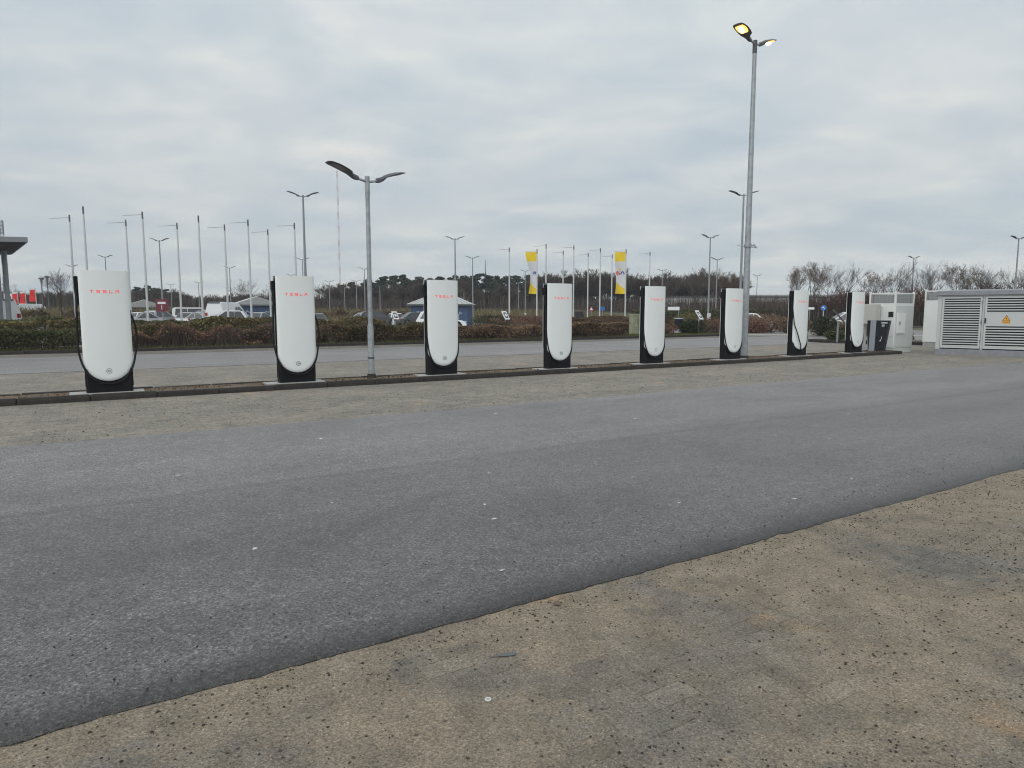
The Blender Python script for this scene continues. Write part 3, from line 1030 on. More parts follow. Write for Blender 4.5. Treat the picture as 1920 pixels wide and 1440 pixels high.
lens_me = lens_mesh('lens_off')
lens_on_me = lens_mesh('lens_on', 0.02)
bulb = MB()
bulb.tube([(0.64, 0, 0.182), (0.72, 0, 0.196), (0.83, 0, 0.232), (0.90, 0, 0.258)], [0.03, 0.062, 0.062, 0.03], 10)
bulb_me = bulb.mesh('bulb', 'bulb_on', True)


def lamp_heads(root, z, ang, lit=False, far=False, spread=1.0):
    for k in range(2):
        am = arm_far_me if far else arm_me
        a_ = link('arm', am, root, (0, 0, z), ang + math.pi * k)
        h = link('lamp_head', head_me, root, (0, 0, z), ang + math.pi * k)
        if spread != 1.0:
            a_.scale = h.scale = (spread, spread, spread)
        link('lens', lens_on_me if lit else lens_me, h)
        if lit:
            link('bulb', bulb_me, h)


# the short post between the second and third chargers
p = W(5.06, 13.78)
lp = thing('lamp_post', 'short galvanised lamp post with two unlit heads, between the second and third charging posts', 'lamp post', (p.x, p.y, KH - 0.02), 0)
MB().tube([(0, 0, 0), (0, 0, 1.10), (0, 0, 1.15)], [0.068, 0.064, 0.054], 16).build('lower_shaft', 'galv', lp, True)
MB().tube([(0, 0, 1.14), (0, 0, 3.85)], [0.050, 0.045], 16).build('upper_shaft', 'galv', lp, True)
MB().tube([(0, 0, 3.80), (0, 0, 4.20)], 0.050, 16).build('top_sleeve', 'galv', lp, True)
MB().tube([(0, 0, 0.0), (0, 0, 0.10)], [0.10, 0.085], 12).build('foot_collar', 'kerb', lp, True)
MB().tube([(0, 0, 0.42), (0, 0, 0.455)], 0.073, 16).build('band', 'lamp_grey', lp)
dr = MB().box(-0.035, 0.035, -0.072, -0.05, 0.55, 0.86)
dr.build('service_door', 'galv', lp)
lamp_heads(lp, 4.10, A + R(9), spread=0.86)

# the tall lit post
p = W(17.05, 13.84)
lp = thing('lamp_post', 'tall galvanised lamp post with two lit amber heads and a bracket halfway up', 'lamp post', (p.x, p.y, KH - 0.02), 0)
MB().tube([(0, 0, 0), (0, 0, 0.6), (0, 0, 9.08)], [0.108, 0.104, 0.058], 16).build('shaft', 'galv', lp, True)
MB().tube([(0, 0, 8.98), (0, 0, 9.34)], 0.066, 14).build('top_sleeve', 'lamp_grey', lp, True)
MB().tube([(0, 0, 0), (0, 0, 0.09)], [0.16, 0.135], 12).build('foot_collar', 'kerb', lp, True)
lamp_heads(lp, 9.25, A + R(8), True, spread=0.95)
hr = MB()
hr.tube([(-0.32, -0.02, 3.42), (-0.1, -0.09, 3.38), (0.1, -0.1, 3.36), (0.24, -0.04, 3.36), (0.30, 0.05, 3.38), (0.17, 0.12, 3.44), (0.05, 0.13, 3.46)], 0.012, 6)
hr.tube([(0.1, -0.1, 3.36), (0.16, -0.05, 3.46), (0.27, 0.02, 3.34)], 0.012, 6)
hr.build('bracket', 'galv', lp)
MB().tube([(0, 0, 3.37), (0, 0, 3.46)], 0.112, 14).build('clamp_band', 'galv', lp)
dr = MB().box(-0.04, 0.04, -0.113, -0.09, 0.55, 0.95)
dr.build('service_door', 'galv', lp)

# further lamp posts over the car parks
LAMPS = [(-63.66, 98.9, 8.3), (-48.97, 82.4, 8.3), (-32.94, 64.1, 8.3), (-65.9, 131.7, 7), (-56.37, 122.6, 7), (-42.32, 102.4, 8.3), (-39.49, 122.1, 8.3), (-26.46, 86.4, 8.3), (-12.07, 39.9, 8.3), (-31.79, 118.6, 7), (-32.41, 131.9, 6.5), (-26.62, 116.6, 7), (-22.65, 104.8, 8.3), (-24.59, 126.8, 6.5), (-5.21, 62.7, 8.3), (-4.84, 84.0, 8.3), (1.15, 122.6, 7), (2.15, 110.0, 8.3), (23.91, 108.6, 8.3), (17.74, 61.4, 8.3), (25.92, 86.4, 8.3), (13.28, 39.6, 8.3), (44.49, 123.8, 8.3), (49.32, 84.0, 8.3), (45.99, 62.3, 8.3)]
LAMPS.sort(key=lambda q: q[0] / q[1])
shaft_far = MB().tube([(0, 0, 0), (0, 0, 4.0), (0, 0, 8.25)], [0.085, 0.075, 0.05], 8).mesh('shaft', 'galv_far', True)
box_far = MB().bbox(-0.16, 0.16, -0.19, -0.06, 0.95, 1.45, 0.01).mesh('switch_box', 'cab_pale')
proto = thing('lamp_post', 'x', 'lamp post', (0, 0, 0), 0, 'lamp posts over the car parks')
link('shaft', shaft_far, proto)
lamp_heads(proto, 8.15, 0, far=True, spread=0.86)
near_words = {8: 'double-headed lamp post rising straight behind the second charging post', 21: 'slim lamp post seen just left of the tall lit lamp post'}
for i, (x, y, h) in enumerate(LAMPS):
    o = proto if i == 0 else copy_tree(proto)
    o.location = (x, y, 0)
    o.rotation_euler.z = A * 0.35 + R(random.uniform(-8, 8))
    k = h / 8.3
    o.scale = (1, 1, k)
    o['label'] = 'slim grey double-headed lamp post in the car park beyond, %s from the left' % ORD[i]
for (x, y) in ((17.74, 61.4), (25.92, 86.4), (2.15, 110.0)):
    b = None
    for o in bpy.data.objects:
        if o.get('category') == 'lamp post' and abs(o.location.x - x) < 0.01 and abs(o.location.y - y) < 0.01:
            link('switch_box', box_far, o)

# maroon row sign on one of them
sg = thing('row_sign', 'maroon board with a white figure 1 on a lamp post at left', 'sign', (-32.92, 63.92, 0), R(4))
MB().bbox(-0.55, 0.55, -0.05, -0.01, 1.62, 2.75, 0.01).build('board', 'sign_maroon', sg)
MB().box(-0.36, 0.36, -0.058, -0.05, 2.32, 2.52).build('lettering', 'sign_white', sg)
o = link('figure', text_mesh('1', 0.6, 'sign_white'), sg, (0, -0.055, 1.98))
o.rotation_euler = (R(90), 0, 0)

# mushroom lamps far left
for k, (x, y, h, lab) in enumerate([(-58.64, 85, 5.83, 'dark round-topped lamp, left one of the pair'), (-57.9, 85, 6.03, 'dark round-topped lamp, right one of the pair')]):
    ml = thing('mushroom_lamp', lab + ' near the red flags', 'lamp post', (x, y, 0), 0, 'round-topped lamps')
    MB().tube([(0, 0, 0), (0, 0, h - 0.9)], [0.09, 0.06], 8).build('shaft', 'pole_tip', ml, True)
    MB().tube([(0, 0, h - 0.9), (0, 0, h - 0.15)], [0.08, 0.17], 10).build('cone', 'galv_far', ml, True)
    MB().tube([(0, 0, h - 0.16), (0, 0, h)], [0.34, 0.28], 14).build('cap', 'lamp_grey', ml, True)

# ================================================================== FLAGPOLES AND FLAGS
POLES = [(-29.62, 46.1, 1), (-26.43, 42.5, 0), (-27.16, 48.4, 1), (-23.98, 44.7, 1), (-24.4, 50.1, 1), (-21.13, 46.4, 0), (-21.32, 51.0, 1), (-18.57, 48.4, 1), (-19.15, 53.9, 1), (-15.85, 50.1, 1),
         (-0.27, 68.6, 1), (2.57, 70.3, 2), (3.23, 65.0, 1), (5.39, 72.1, 1), (6.0, 66.5, 1), (8.31, 74.7, 1), (8.93, 69.2, 1), (11.22, 76.7, 1), (11.71, 70.3, 2), (14.79, 73.4, 1)]
shaft_me = MB().tube([(0, 0, 0), (0, 0, 5.0), (0, 0, 7.75)], [0.075, 0.07, 0.05], 8).mesh('shaft', 'pole_white', True)
tip_me = MB().tube([(0, 0, 7.55), (0, 0, 8.0)], [0.056, 0.05], 8).mesh('tip', 'pole_tip', True)
farm_me = MB().tube([(0, 0, 7.82), (-1.2, 0, 7.74)], [0.018, 0.014], 5).mesh('banner_arm', 'galv_far')


def flag_mesh(kind):
    """banner hanging from its arm, rippling at the free edge; bands and logo are pieces of cloth print"""
    nx, nz = 12, 40
    wd, ht = 1.2, 4.3
    vs, fs, mi = [], [], []
    for j in range(nz + 1):
        for i in range(nx + 1):
            u, v = i / nx, j / nz
            pinch = 1.0 - (0.14 if kind else 0.45) * min(1.0, v * 2.0) * (0.6 + 0.4 * math.sin(v * 3.0))
            x = -0.06 - u * wd * pinch
            y = 0.10 * math.sin(v * 9 + u * 4) * u + 0.22 * v * u * math.sin(3 * u + 1.0)
            z = 7.72 - v * ht - 0.08 * u + 0.12 * u * v
            vs.append((x, y, z))
    for j in range(nz):
        for i in range(nx):
            a = j * (nx + 1) + i
            fs.append((a, a + nx + 1, a + nx + 2, a + 1))
            u, v = (i + .5) / nx, (j + .5) / nz
            if v < 0.235 or v > 0.87 - 0.15 * u ** 1.2:
                m_ = 0
            else:
                m_ = 1
            mi.append(m_)
    b = MB()
    b.add(vs, fs)
    b.mi = mi
    me = b.mesh('cloth', ['flag_yellow', 'flag_white'], True)

    def surf(u, v):
        pinch = 1.0 - (0.14 if kind else 0.45) * min(1.0, v * 2.0) * (0.6 + 0.4 * math.sin(v * 3.0))
        return Vector((-0.06 - u * wd * pinch, 0.10 * math.sin(v * 9 + u * 4) * u + 0.22 * v * u * math.sin(3 * u + 1.0) - 0.02, 7.72 - v * ht - 0.08 * u + 0.12 * u * v))
    return me, surf


def patch(b, surf, pts, wd, mi=0):
    """a flat printed stroke following the cloth"""
    P = [surf(u, v) for u, v in pts]
    for p, q in zip(P[:-1], P[1:]):
        d = (q - p)
        nrm = Vector((-d.z, 0, d.x)).normalized() * wd / 2
        b.add([p + nrm, p - nrm, q - nrm, q + nrm], [(0, 1, 2, 3)], mi)


left_i = right_i = 0
for i, (x, y, k) in enumerate(POLES):
    grp = 'left' if i < 10 else 'right'
    o = thing('flagpole', 'x', 'flagpole', (x, y, 0), A * 0.3, 'white flagpoles')
    extra = {0: ', bare at its top', 1: ' with an empty banner arm', 2: ' carrying a yellow and white banner'}[k]
    o['label'] = 'slim white flagpole%s, %s of the %s-hand group' % (extra, ORD[i if i < 10 else i - 10], grp)
    link('shaft', shaft_me, o)
    link('tip', tip_me, o)
    if k:
        link('banner_arm', farm_me, o)
    if k == 2:
        whole = i > 12
        fl = thing('flag', 'x', 'flag', (x, y, 0), A * 0.3, 'yellow and white banners')
        fl['label'] = ('yellow and white banner hanging open with a red and blue logo' if whole else 'yellow and white banner twisted in on itself, left of the two')
        me, surf = flag_mesh(whole)
        link('cloth', me, fl)
        lg = MB()
        vv = 0.50
        if whole:
            patch(lg, surf, [(0.80 + 0.085 * math.cos(a_), vv + 0.038 * math.sin(a_)) for a_ in np.linspace(0, 2 * math.pi, 13)], 0.10, 0)
            patch(lg, surf, [(0.56, vv - 0.012), (0.56, vv + 0.045)], 0.10, 0)
            patch(lg, surf, [(0.56, vv - 0.04), (0.56, vv - 0.028)], 0.10, 0)
            patch(lg, surf, [(0.62, vv - 0.085), (0.38, vv - 0.085)], 0.07, 2)
            patch(lg, surf, [(0.56, vv - 0.105), (0.46, vv - 0.105)], 0.07, 2)
        ca = [(0.28 + 0.15 * math.cos(a_), vv + 0.03 - 0.062 * math.sin(a_)) for a_ in np.linspace(0, math.pi, 9)]
        patch(lg, surf, ca, 0.12, 1)
        lo = lg.build('logo', ['flag_red', 'flag_blue', 'flag_yellow'], fl)

for i, (x, y, z, lab) in enumerate([(-65.9, 90, 4.3, 'leftmost'), (-64.85, 90, 4.35, 'middle'), (-63.5, 90, 4.8, 'rightmost')]):
    fl = thing('banner_flag', 'tall red banner with a white top on a short pole, %s of three' % lab, 'flag', (x, y, 0), R(8), 'red banners beyond the hedge')
    MB().tube([(0.5, 0, 0), (0.5, 0, z)], 0.05, 6).build('pole', 'pole_white', fl)
    c = MB()
    vs, fs, mi = [], [], []
    for j in range(9):
        for k in range(5):
            vs.append((0.45 - 0.18 * k * (1 if j > 1 else 0.8), 0.12 * math.sin(j * 0.8 + k + i), z - j * 0.22 - 0.03 * k))
    for j in range(8):
        for k in range(4):
            a = j * 5 + k
            fs.append((a, a + 5, a + 6, a + 1))
            mi.append(1 if j < 1 else 0)
    c.add(vs, fs)
    c.mi = mi
    c.build('cloth', ['flag_red', 'flag_white'], fl, True)

# ================================================================== ELECTRICAL CABINETS AND TRANSFORMER STATION


def mesh_screen(b, x0, x1, z0, z1, y, axis, pitch=0.05, th=0.012):
    """expanded-metal guard as a real lattice of bars"""
    n = int((x1 - x0) / pitch)
    for i in range(n + 1):
        x = x0 + (x1 - x0) * i / n
        if axis == 'x':
            b.box(x - th / 2, x + th / 2, y - 0.004, y + 0.004, z0, z1)
        else:
            b.box(y - 0.004, y + 0.004, x - th / 2, x + th / 2, z0, z1)
    n = int((z1 - z0) / pitch)
    for i in range(n + 1):
        z = z0 + (z1 - z0) * i / n
        if axis == 'x':
            b.box(x0, x1, y - 0.009, y - 0.0045, z - th / 2, z + th / 2)
        else:
            b.box(y - 0.009, y - 0.0045, x0, x1, z - th / 2, z + th / 2)


def power_cabinet(loc, label, detailed, plinth):
    """white converter cabinet: local x along the row, y to the rear; guarded cooling deck on top"""
    c = thing('power_cabinet', label, 'cabinet', loc, A, 'white power cabinets')
    wx, wy, h, ht = 1.28, 1.0, 1.78, 2.22
    MB().box(0.02, wx - 0.02, 0.02, wy - 0.02, 0, 0.20).build('plinth', plinth, c)
    MB().bbox(0, wx, 0, wy, 0.20, h, 0.012).build('case', 'cab_white', c)
    dk = MB().bbox(0.10, wx - 0.10, 0.10, wy - 0.10, h, ht - 0.10, 0.01)
    dk.build('cooling_deck', 'mesh_metal', c)
    fr = MB()
    for px in (0.0, wx - 0.06):
        for py in (0.0, wy - 0.06):
            fr.box(px, px + 0.06, py, py + 0.06, h, ht + 0.05)
    for z in (h + 0.002, ht - 0.05):
        fr.box(0.06, wx - 0.06, 0.003, 0.045, z, z + 0.05)
        fr.box(0.06, wx - 0.06, wy - 0.045, wy - 0.003, z, z + 0.05)
        fr.box(0.003, 0.045, 0.06, wy - 0.06, z, z + 0.05)
        fr.box(wx - 0.045, wx - 0.003, 0.06, wy - 0.06, z, z + 0.05)
    fr.build('guard_frame', 'cab_white', c)
    sc_ = MB()
    mesh_screen(sc_, 0.06, wx - 0.06, h + 0.05, ht - 0.05, 0.022, 'x')
    mesh_screen(sc_, 0.06, wx - 0.06, h + 0.05, ht - 0.05, wy - 0.02, 'x')
    mesh_screen(sc_, 0.06, wy - 0.06, h + 0.05, ht - 0.05, 0.022, 'y')
    mesh_screen(sc_, 0.06, wy - 0.06, h + 0.05, ht - 0.05, wx - 0.02, 'y')
    sc_.build('guard_mesh', 'mesh_metal', c)
    MB().bbox(0.03, wx - 0.03, -0.012, 0.004, 0.24, h - 0.04, 0.006).build('service_panel', 'cab_pale', c)
    if detailed:
        d = MB().box(0.12, 0.62, -0.060, -0.012, 0.72, 1.46).build('door', 'cab_white', c)
        MB().bbox(0.20, 0.26, -0.085, -0.060, 1.04, 1.16, 0.006).build('handle', 'galv_far', d)
        MB().box(-0.012, 0.004, 0.06, 0.24, 1.32, 1.52).build('display', 'void_dark', c)
        MB().box(-0.10, 0.0, 0.46, 0.62, 0.2, h - 0.06).build('cable_duct', 'cab_pale', c)
        MB().box(-0.016, -0.006, 0.02, wy - 0.02, 0.60, 0.61).build('seam', 'cab_pale', c)
    return c


p = W(*TS(14.07, 24.93))
power_cabinet((p.x, p.y, 0), 'white power cabinet with mesh top behind the dark dispenser', True, 'cab_pale')
p = W(*TS(18.53, 28.79))
cb = power_cabinet((p.x, p.y, 0), 'white power cabinet with mesh top, further back behind the grey louvred station', False, 'slab')
cb.scale = (1.02, 1.02, 1.10)
# beige meter box fixed in front of the first cabinet's flank
p = W(24.62, 14.55)
mbx = thing('meter_box', 'beige switch box standing between the last charging post and the white power cabinet', 'cabinet', (p.x, p.y, 0), A)
MB().bbox(0.0, 0.32, -0.42, 0.42, 1.06, 1.80, 0.01).build('case', 'cab_beige', mbx)
MB().bbox(0.05, 0.27, 0.05, 0.38, 0.0, 1.06, 0.01).build('pedestal', 'cab_white', mbx)
MB().box(-0.006, 0.004, -0.39, 0.39, 1.09, 1.77).build('door', 'cab_beige', mbx)

# dark dispenser / litter unit on the end of the island
p = W(24.22, 13.78)
du = thing('dispenser', 'dark navy tapered dispenser with a light grey stripe at the island end', 'dispenser', (p.x, p.y, KH), R(-38))


def taper(x0b, x1b, x0t, x1t, y0, y1, z0, z1):
    return [(x0b, y0, z0), (x1b, y0, z0), (x1b, y1, z0), (x0b, y1, z0), (x0t, y0, z1), (x1t, y0, z1), (x1t, y1, z1), (x0t, y1, z1)]


BF = [(0, 3, 2, 1), (4, 5, 6, 7), (0, 1, 5, 4), (1, 2, 6, 5), (2, 3, 7, 6), (3, 0, 4, 7)]
MB().add(taper(-0.27, 0.24, -0.33, 0.38, -0.2, 0.2, 0.03, 1.10), BF).build('case', 'bin_navy', du)
MB().add(taper(-0.245, -0.055, -0.215, -0.035, -0.212, 0.21, 0.0, 1.115), BF).build('stripe', 'bin_grey', du)
MB().box(0.12, 0.32, -0.206, -0.198, 1.00, 1.03).build('slot', 'sign_white', du)
MB().disc((0.19, -0.203, 0.92), 0.05, (0, -1, 0), 0.006, 12).build('button', 'bin_grey', du)
dg = MB()
dg.prism([(0.08, 0.36), (0.13, 0.40), (0.15, 0.50), (0.17, 0.56), (0.15, 0.42), (0.13, 0.36)], -0.207, -0.199)
dg.build('pictogram', 'sign_white', du)
MB().box(-0.2, 0.2, -0.16, 0.16, -0.03, 0.03).build('foot', 'lamp_grey', du)

# the transformer station: local x along its front, front towards -y
st = thing('transformer_station', 'grey louvred transformer station with a yellow warning triangle', 'transformer', (15.28, 24.33, 0), R(-40))
SW, SD, SH = 3.95, 2.3, 2.10
MB().bbox(-0.05, SW + 0.05, -0.05, SD, 0, 0.20, 0.01).build('plinth', 'station_dark', st)
MB().box(0.0, SW, 0.052, SD - 0.05, 0.20, SH).build('case', 'void_dark', st)  # near-black box: the shade behind the louvres is put into its colour
fm = MB()
for x0, x1 in ((0.0, 0.10), (1.30, 1.36), (2.62, 2.68), (SW - 0.1, SW)):
    fm.box(x0, x1, 0.0, 0.05, 0.20, SH)
fm.box(0.10, 1.30, 0.0, 0.05, SH - 0.05, SH)
fm.box(1.36, 2.62, 0.0, 0.05, SH - 0.05, SH)
fm.box(2.68, SW - 0.1, 0.0, 0.05, SH - 0.05, SH)
fm.box(-0.03, -0.002, 0.0, SD - 0.05, 0.20, SH)
fm.box(SW + 0.002, SW + 0.03, 0.0, SD - 0.05, 0.20, SH)
fm.build('frame', 'station_grey', st)
rf = MB()
rf.add([(-0.09, -0.10, 2.10), (SW + 0.09, -0.10, 2.10), (SW + 0.09, SD, 2.10), (-0.09, SD, 2.10),
        (-0.07, -0.09, 2.24), (SW + 0.07, -0.09, 2.24), (SW + 0.07, SD - 0.02, 2.24), (-0.07, SD - 0.02, 2.24),
        (0.45, 0.5, 2.30), (SW - 0.45, 0.5, 2.30), (SW - 0.45, SD - 0.6, 2.30), (0.45, SD - 0.6, 2.30)],
       [(0, 3, 2, 1), (0, 1, 5, 4), (1, 2, 6, 5), (2, 3, 7, 6), (3, 0, 4, 7), (4, 5, 9, 8), (5, 6, 10, 9), (6, 7, 11, 10), (7, 4, 8, 11), (8, 9, 10, 11)])
rf.build('roof', 'station_dark', st)
slat_cache = {}


def slat(wd):
    if wd not in slat_cache:
        b = MB()
        prof = [(-0.022, 0.004), (-0.033, 0.000), (-0.034, 0.030), (-0.024, 0.036)]
        n = len(prof)
        b.add([(0, y, z) for y, z in prof] + [(wd, y, z) for y, z in prof], [(k, (k + 1) % n, (k + 1) % n + n, k + n) for k in range(n)] + [tuple(reversed(range(n))), tuple(range(n, 2 * n))])
        slat_cache[wd] = b.mesh('slat', 'station_grey')
    return slat_cache[wd]


for di, (x0, x1) in enumerate(((0.11, 1.29), (1.37, 2.61), (2.69, SW - 0.11))):
    b = MB()
    z0, z1 = 0.24, SH - 0.06
    e = 0.06
    b.box(x0, x0 + e, -0.035, 0.02, z0, z1)
    b.box(x1 - e, x1, -0.035, 0.02, z0, z1)
    b.box(x0 + e, x1 - e, -0.035, 0.02, z0, z0 + e)
    b.box(x0 + e, x1 - e, -0.035, 0.02, z1 - e, z1)
    if di == 1:
        b.box(x0 + e, x1 - e, -0.033, 0.02, 1.02, 1.47)
    door = b.build('door', 'station_grey', st)
    ranges = [(z0 + e, z1 - e, 20)] if di != 1 else [(z0 + e, 1.02, 8), (1.47, z1 - e, 6)]
    for a0, a1, nn in ranges:
        step = (a1 - a0) / nn
        for k in range(nn):
            o = link('slat', slat(round(x1 - x0 - 2 * e, 3)), door, (x0 + e, 0.0, a0 + step * k + 0.004))
            o.scale = (1, 1, step / 0.078)
    for hz_ in (0.45, 1.1, 1.8):
        MB().tube([(x1 - 0.012, -0.045, hz_), (x1 - 0.012, -0.045, hz_ + 0.10)], 0.012, 8).build('hinge', 'galv_far', door)
    if di == 1:
        MB().bbox(x0 + 0.015, x0 + 0.055, -0.075, -0.033, 1.12, 1.30, 0.006).build('handle', 'void_dark', door)
        cx, cz = (x0 + x1) / 2 + 0.0, 1.22
        ws = MB()
        ws.prism([(cx - 0.115, cz - 0.02), (cx + 0.115, cz - 0.02), (cx, cz + 0.185)], -0.036, -0.034, 1)
        ws.prism([(cx - 0.092, cz - 0.006), (cx + 0.092, cz - 0.006), (cx, cz + 0.158)], -0.0385, -0.0365, 0)
        ws.box(cx - 0.115, cx + 0.115, -0.036, -0.034, cz - 0.10, cz - 0.028, 0)
        for q in range(2):
            ws.box(cx - 0.10, cx + 0.10, -0.038, -0.0362, cz - 0.056 - q * 0.026, cz - 0.048 - q * 0.026, 1)
        ws.prism([(cx + 0.012, cz + 0.115), (cx - 0.022, cz + 0.055), (cx - 0.004, cz + 0.06), (cx - 0.012, cz + 0.012), (cx + 0.024, cz + 0.072), (cx + 0.006, cz + 0.068)], -0.0405, -0.0387, 1)
        tag(ws.build('warning_sign', ['sign_yellow', 'sign_black'], door), 'yellow high-voltage warning triangle with lightning bolt')
print('NEAR DONE')

# ================================================================== HEDGES AND SHRUBS


def hedge(name, label, t0, t1, s0, s1, h, mat, dens=1500, size=0.05, twig=None, twigs=260, rough=0.12, base=0.08, extra=None, gaps=None, group=None):
    """a clipped run of hedge: leaves through its volume, denser at the skin, upright stems inside"""
    ln, wd = t1 - t0, s1 - s0
    c = W((t0 + t1) / 2, (s0 + s1) / 2)
    th = thing(name, label, 'hedge', (c.x, c.y, 0), A, group)
    n = int(ln * dens)
    x = rng.uniform(-ln / 2, ln / 2, n)
    hh = np.array([h + rough * 2.2 * mnoise.noise(Vector((a * 0.55, s0, 0))) + rough * mnoise.noise(Vector((a * 1.9, s0 + 5, 0))) for a in x])
    if gaps is not None:
        keep = np.array([mnoise.noise(Vector((a * 0.7, s0 * 3, 0))) for a in x])
        hh = hh * np.clip(1.0 + (keep - gaps) * 2.2, 0.25, 1.15)
    y = np.sign(rng.uniform(-1, 1, n)) * (1 - np.abs(rng.normal(0, 0.28, n)).clip(0, 1)) * wd / 2
    z = base + (hh - base) * (1 - np.abs(rng.normal(0, 0.45, n)).clip(0, 1))
    top = rng.random(n) < 0.42
    y = np.where(top, rng.uniform(-wd / 2, wd / 2, n), y)
    z = np.where(top, hh - np.abs(rng.normal(0, 0.06, n)), z)
    low = z < base + 0.25
    y = np.where(low, y * 0.85, y)
    bulge = np.array([mnoise.noise(Vector((a * 1.3, b * 2.0, s0))) for a, b in zip(x, z)])
    y = y * (1 + 0.25 * bulge)
    q = leaf_quads(np.stack([x, y, z], 1), size, 0.3)
    link('foliage', soup('foliage', q, mat), th)
    if extra:
        emat, frac, esz = extra
        k = rng.random(n) < frac
        e = leaf_quads(np.stack([x[k], y[k] * 1.05 - 0.02, z[k] + 0.03], 1), esz, 0.2)
        link('autumn_leaves', soup('autumn_leaves', e, emat), th)
    m = int(ln * twigs)
    bx = rng.uniform(-ln / 2, ln / 2, m)
    by = rng.uniform(-wd / 2 * 0.8, wd / 2 * 0.8, m)
    p0 = np.stack([bx, by, np.full(m, 0.06)], 1)
    tx = np.interp(bx, np.sort(x), hh[np.argsort(x)])
    p1 = p0 + np.stack([rng.normal(0, 0.10, m), rng.normal(0, 0.10, m), (tx - 0.06) * rng.uniform(0.75, 1.12, m)], 1)
    link('stems', soup('stems', stick_quads(p0, p1, np.full(m, 0.008)), twig or 'twig'), th)
    return th


def shrub(name, label, x, y, r, h, mat, n=1800, size=0.05, twig='twig', twigs=140, group=None, base=0.08, cat='shrub', spiky=False):
    th = thing(name, label, cat, (x, y, 0), random.uniform(0, 6.28), group)
    d = rand_dirs(n, 0.25)
    rr = 1 - np.abs(rng.normal(0, 0.3, n)).clip(0, 1)
    lump = np.array([1 + 0.45 * mnoise.noise(Vector(tuple(v * 1.8 + x))) for v in d])
    c = d * (rr * lump)[:, None] * np.array([r, r, h * 0.55]) + np.array([0, 0, base + h * 0.48])
    c[:, 2] = np.maximum(c[:, 2], base)
    if not spiky:
        link('foliage', soup('foliage', leaf_quads(c, size, 0.3), mat), th)
    m = twigs if not spiky else n
    dd = rand_dirs(m, 1.3)
    p0 = rng.normal(0, r * 0.16, (m, 3)) * np.array([1, 1, 0]) + np.array([0, 0, base - 0.03])
    p1 = p0 + dd * np.array([r, r, h]) * rng.uniform(0.6, 1.08, (m, 1))
    p1[:, 2] = np.abs(p1[:, 2])
    mid = (p0 + p1) / 2 + rng.normal(0, 0.05, (m, 3))
    q = np.concatenate([stick_quads(p0, mid, np.full(m, 0.011)), stick_quads(mid, p1, np.full(m, 0.007))])
    link('stems', soup('stems', q, mat if spiky else twig), th)
    return th


hedge('clipped_hedge', 'dark green clipped hedge behind the rear road, left of the first charging post', -16, -0.4, 30.1, 31.7, 0.86, 'hedge_green', 2400, 0.042, rough=0.05)
hedge('low_shrubbery', 'loose red-leaved shrubs with yellow leaves between the first two charging posts', 0.4, 6.3, 30.2, 31.8, 0.78, 'hedge_red', 520, 0.040, twigs=520, rough=0.2, extra=('leaf_yellow', 0.10, 0.038), gaps=0.05, base=0.3)
hedge('bare_shrubbery', 'bare brown twiggy shrubs just left of the second charging post', 5.6, 9.0, 30.6, 32.0, 0.90, 'hedge_brown', 800, 0.036, twigs=900, rough=0.2)
hedge('mixed_hedge', 'dark mixed hedge of red and green leaves behind the short lamp post', 9.2, 14.6, 30.15, 31.8, 0.92, 'hedge_mix', 2000, 0.046, twigs=500, rough=0.14, extra=('hedge_green', 0.25, 0.05))
hedge('beech_hedge', 'brown-leaved hedge between the third and fourth charging posts', 15.2, 21.6, 30.15, 31.7, 0.80, 'hedge_brown', 2200, 0.040, twigs=800, rough=0.10)
hedge('beech_hedge', 'neat brown hedge between the fourth charging post and the pale green cabinet', 22.2, 27.0, 30.15, 31.6, 0.90, 'hedge_mix', 2300, 0.040, twigs=600, rough=0.05, extra=('hedge_brown', 0.35, 0.04))
# second and third rows
hedge('olive_hedge', 'flat-topped olive hedge running behind the dark green one at the left', -34, -2, 36.4, 38.3, 1.0, 'hedge_olive', 1100, 0.06, rough=0.07)
hedge('olive_hedge', 'flat-topped olive hedge behind the red-leaved shrubs', -1.6, 14.4, 36.4, 38.3, 1.06, 'hedge_olive', 1200, 0.06, rough=0.12, extra=('hedge_mix', 0.3, 0.06))
hedge('dark_hedge', 'dark brown hedge behind the fourth charging post', 21.8, 34.5, 36.5, 38.2, 0.95, 'hedge_mix', 1100, 0.06, rough=0.16, twigs=300)
hedge('far_hedge', 'distant dark hedge in front of the parked cars at the left', -46, 13, 46.5, 48.4, 1.08, 'hedge_green', 620, 0.08, rough=0.10, twigs=60)
hedge('far_hedge', 'distant brown and green hedge right of the white parked car', 29.5, 52, 50, 52, 1.05, 'hedge_mix', 620, 0.08, rough=0.2, twigs=60)
hedge('bank_hedge', 'long dark hedge on the bank below the wood, centre', -8, 40, 92, 95, 1.5, 'hedge_mix', 420, 0.13, rough=0.4, twigs=40)
hedge('bank_hedge', 'long dark clipped hedge beyond the crossing road at right', 47, 112, 50, 52.5, 1.85, 'hedge_green', 520, 0.10, rough=0.08, twigs=40)

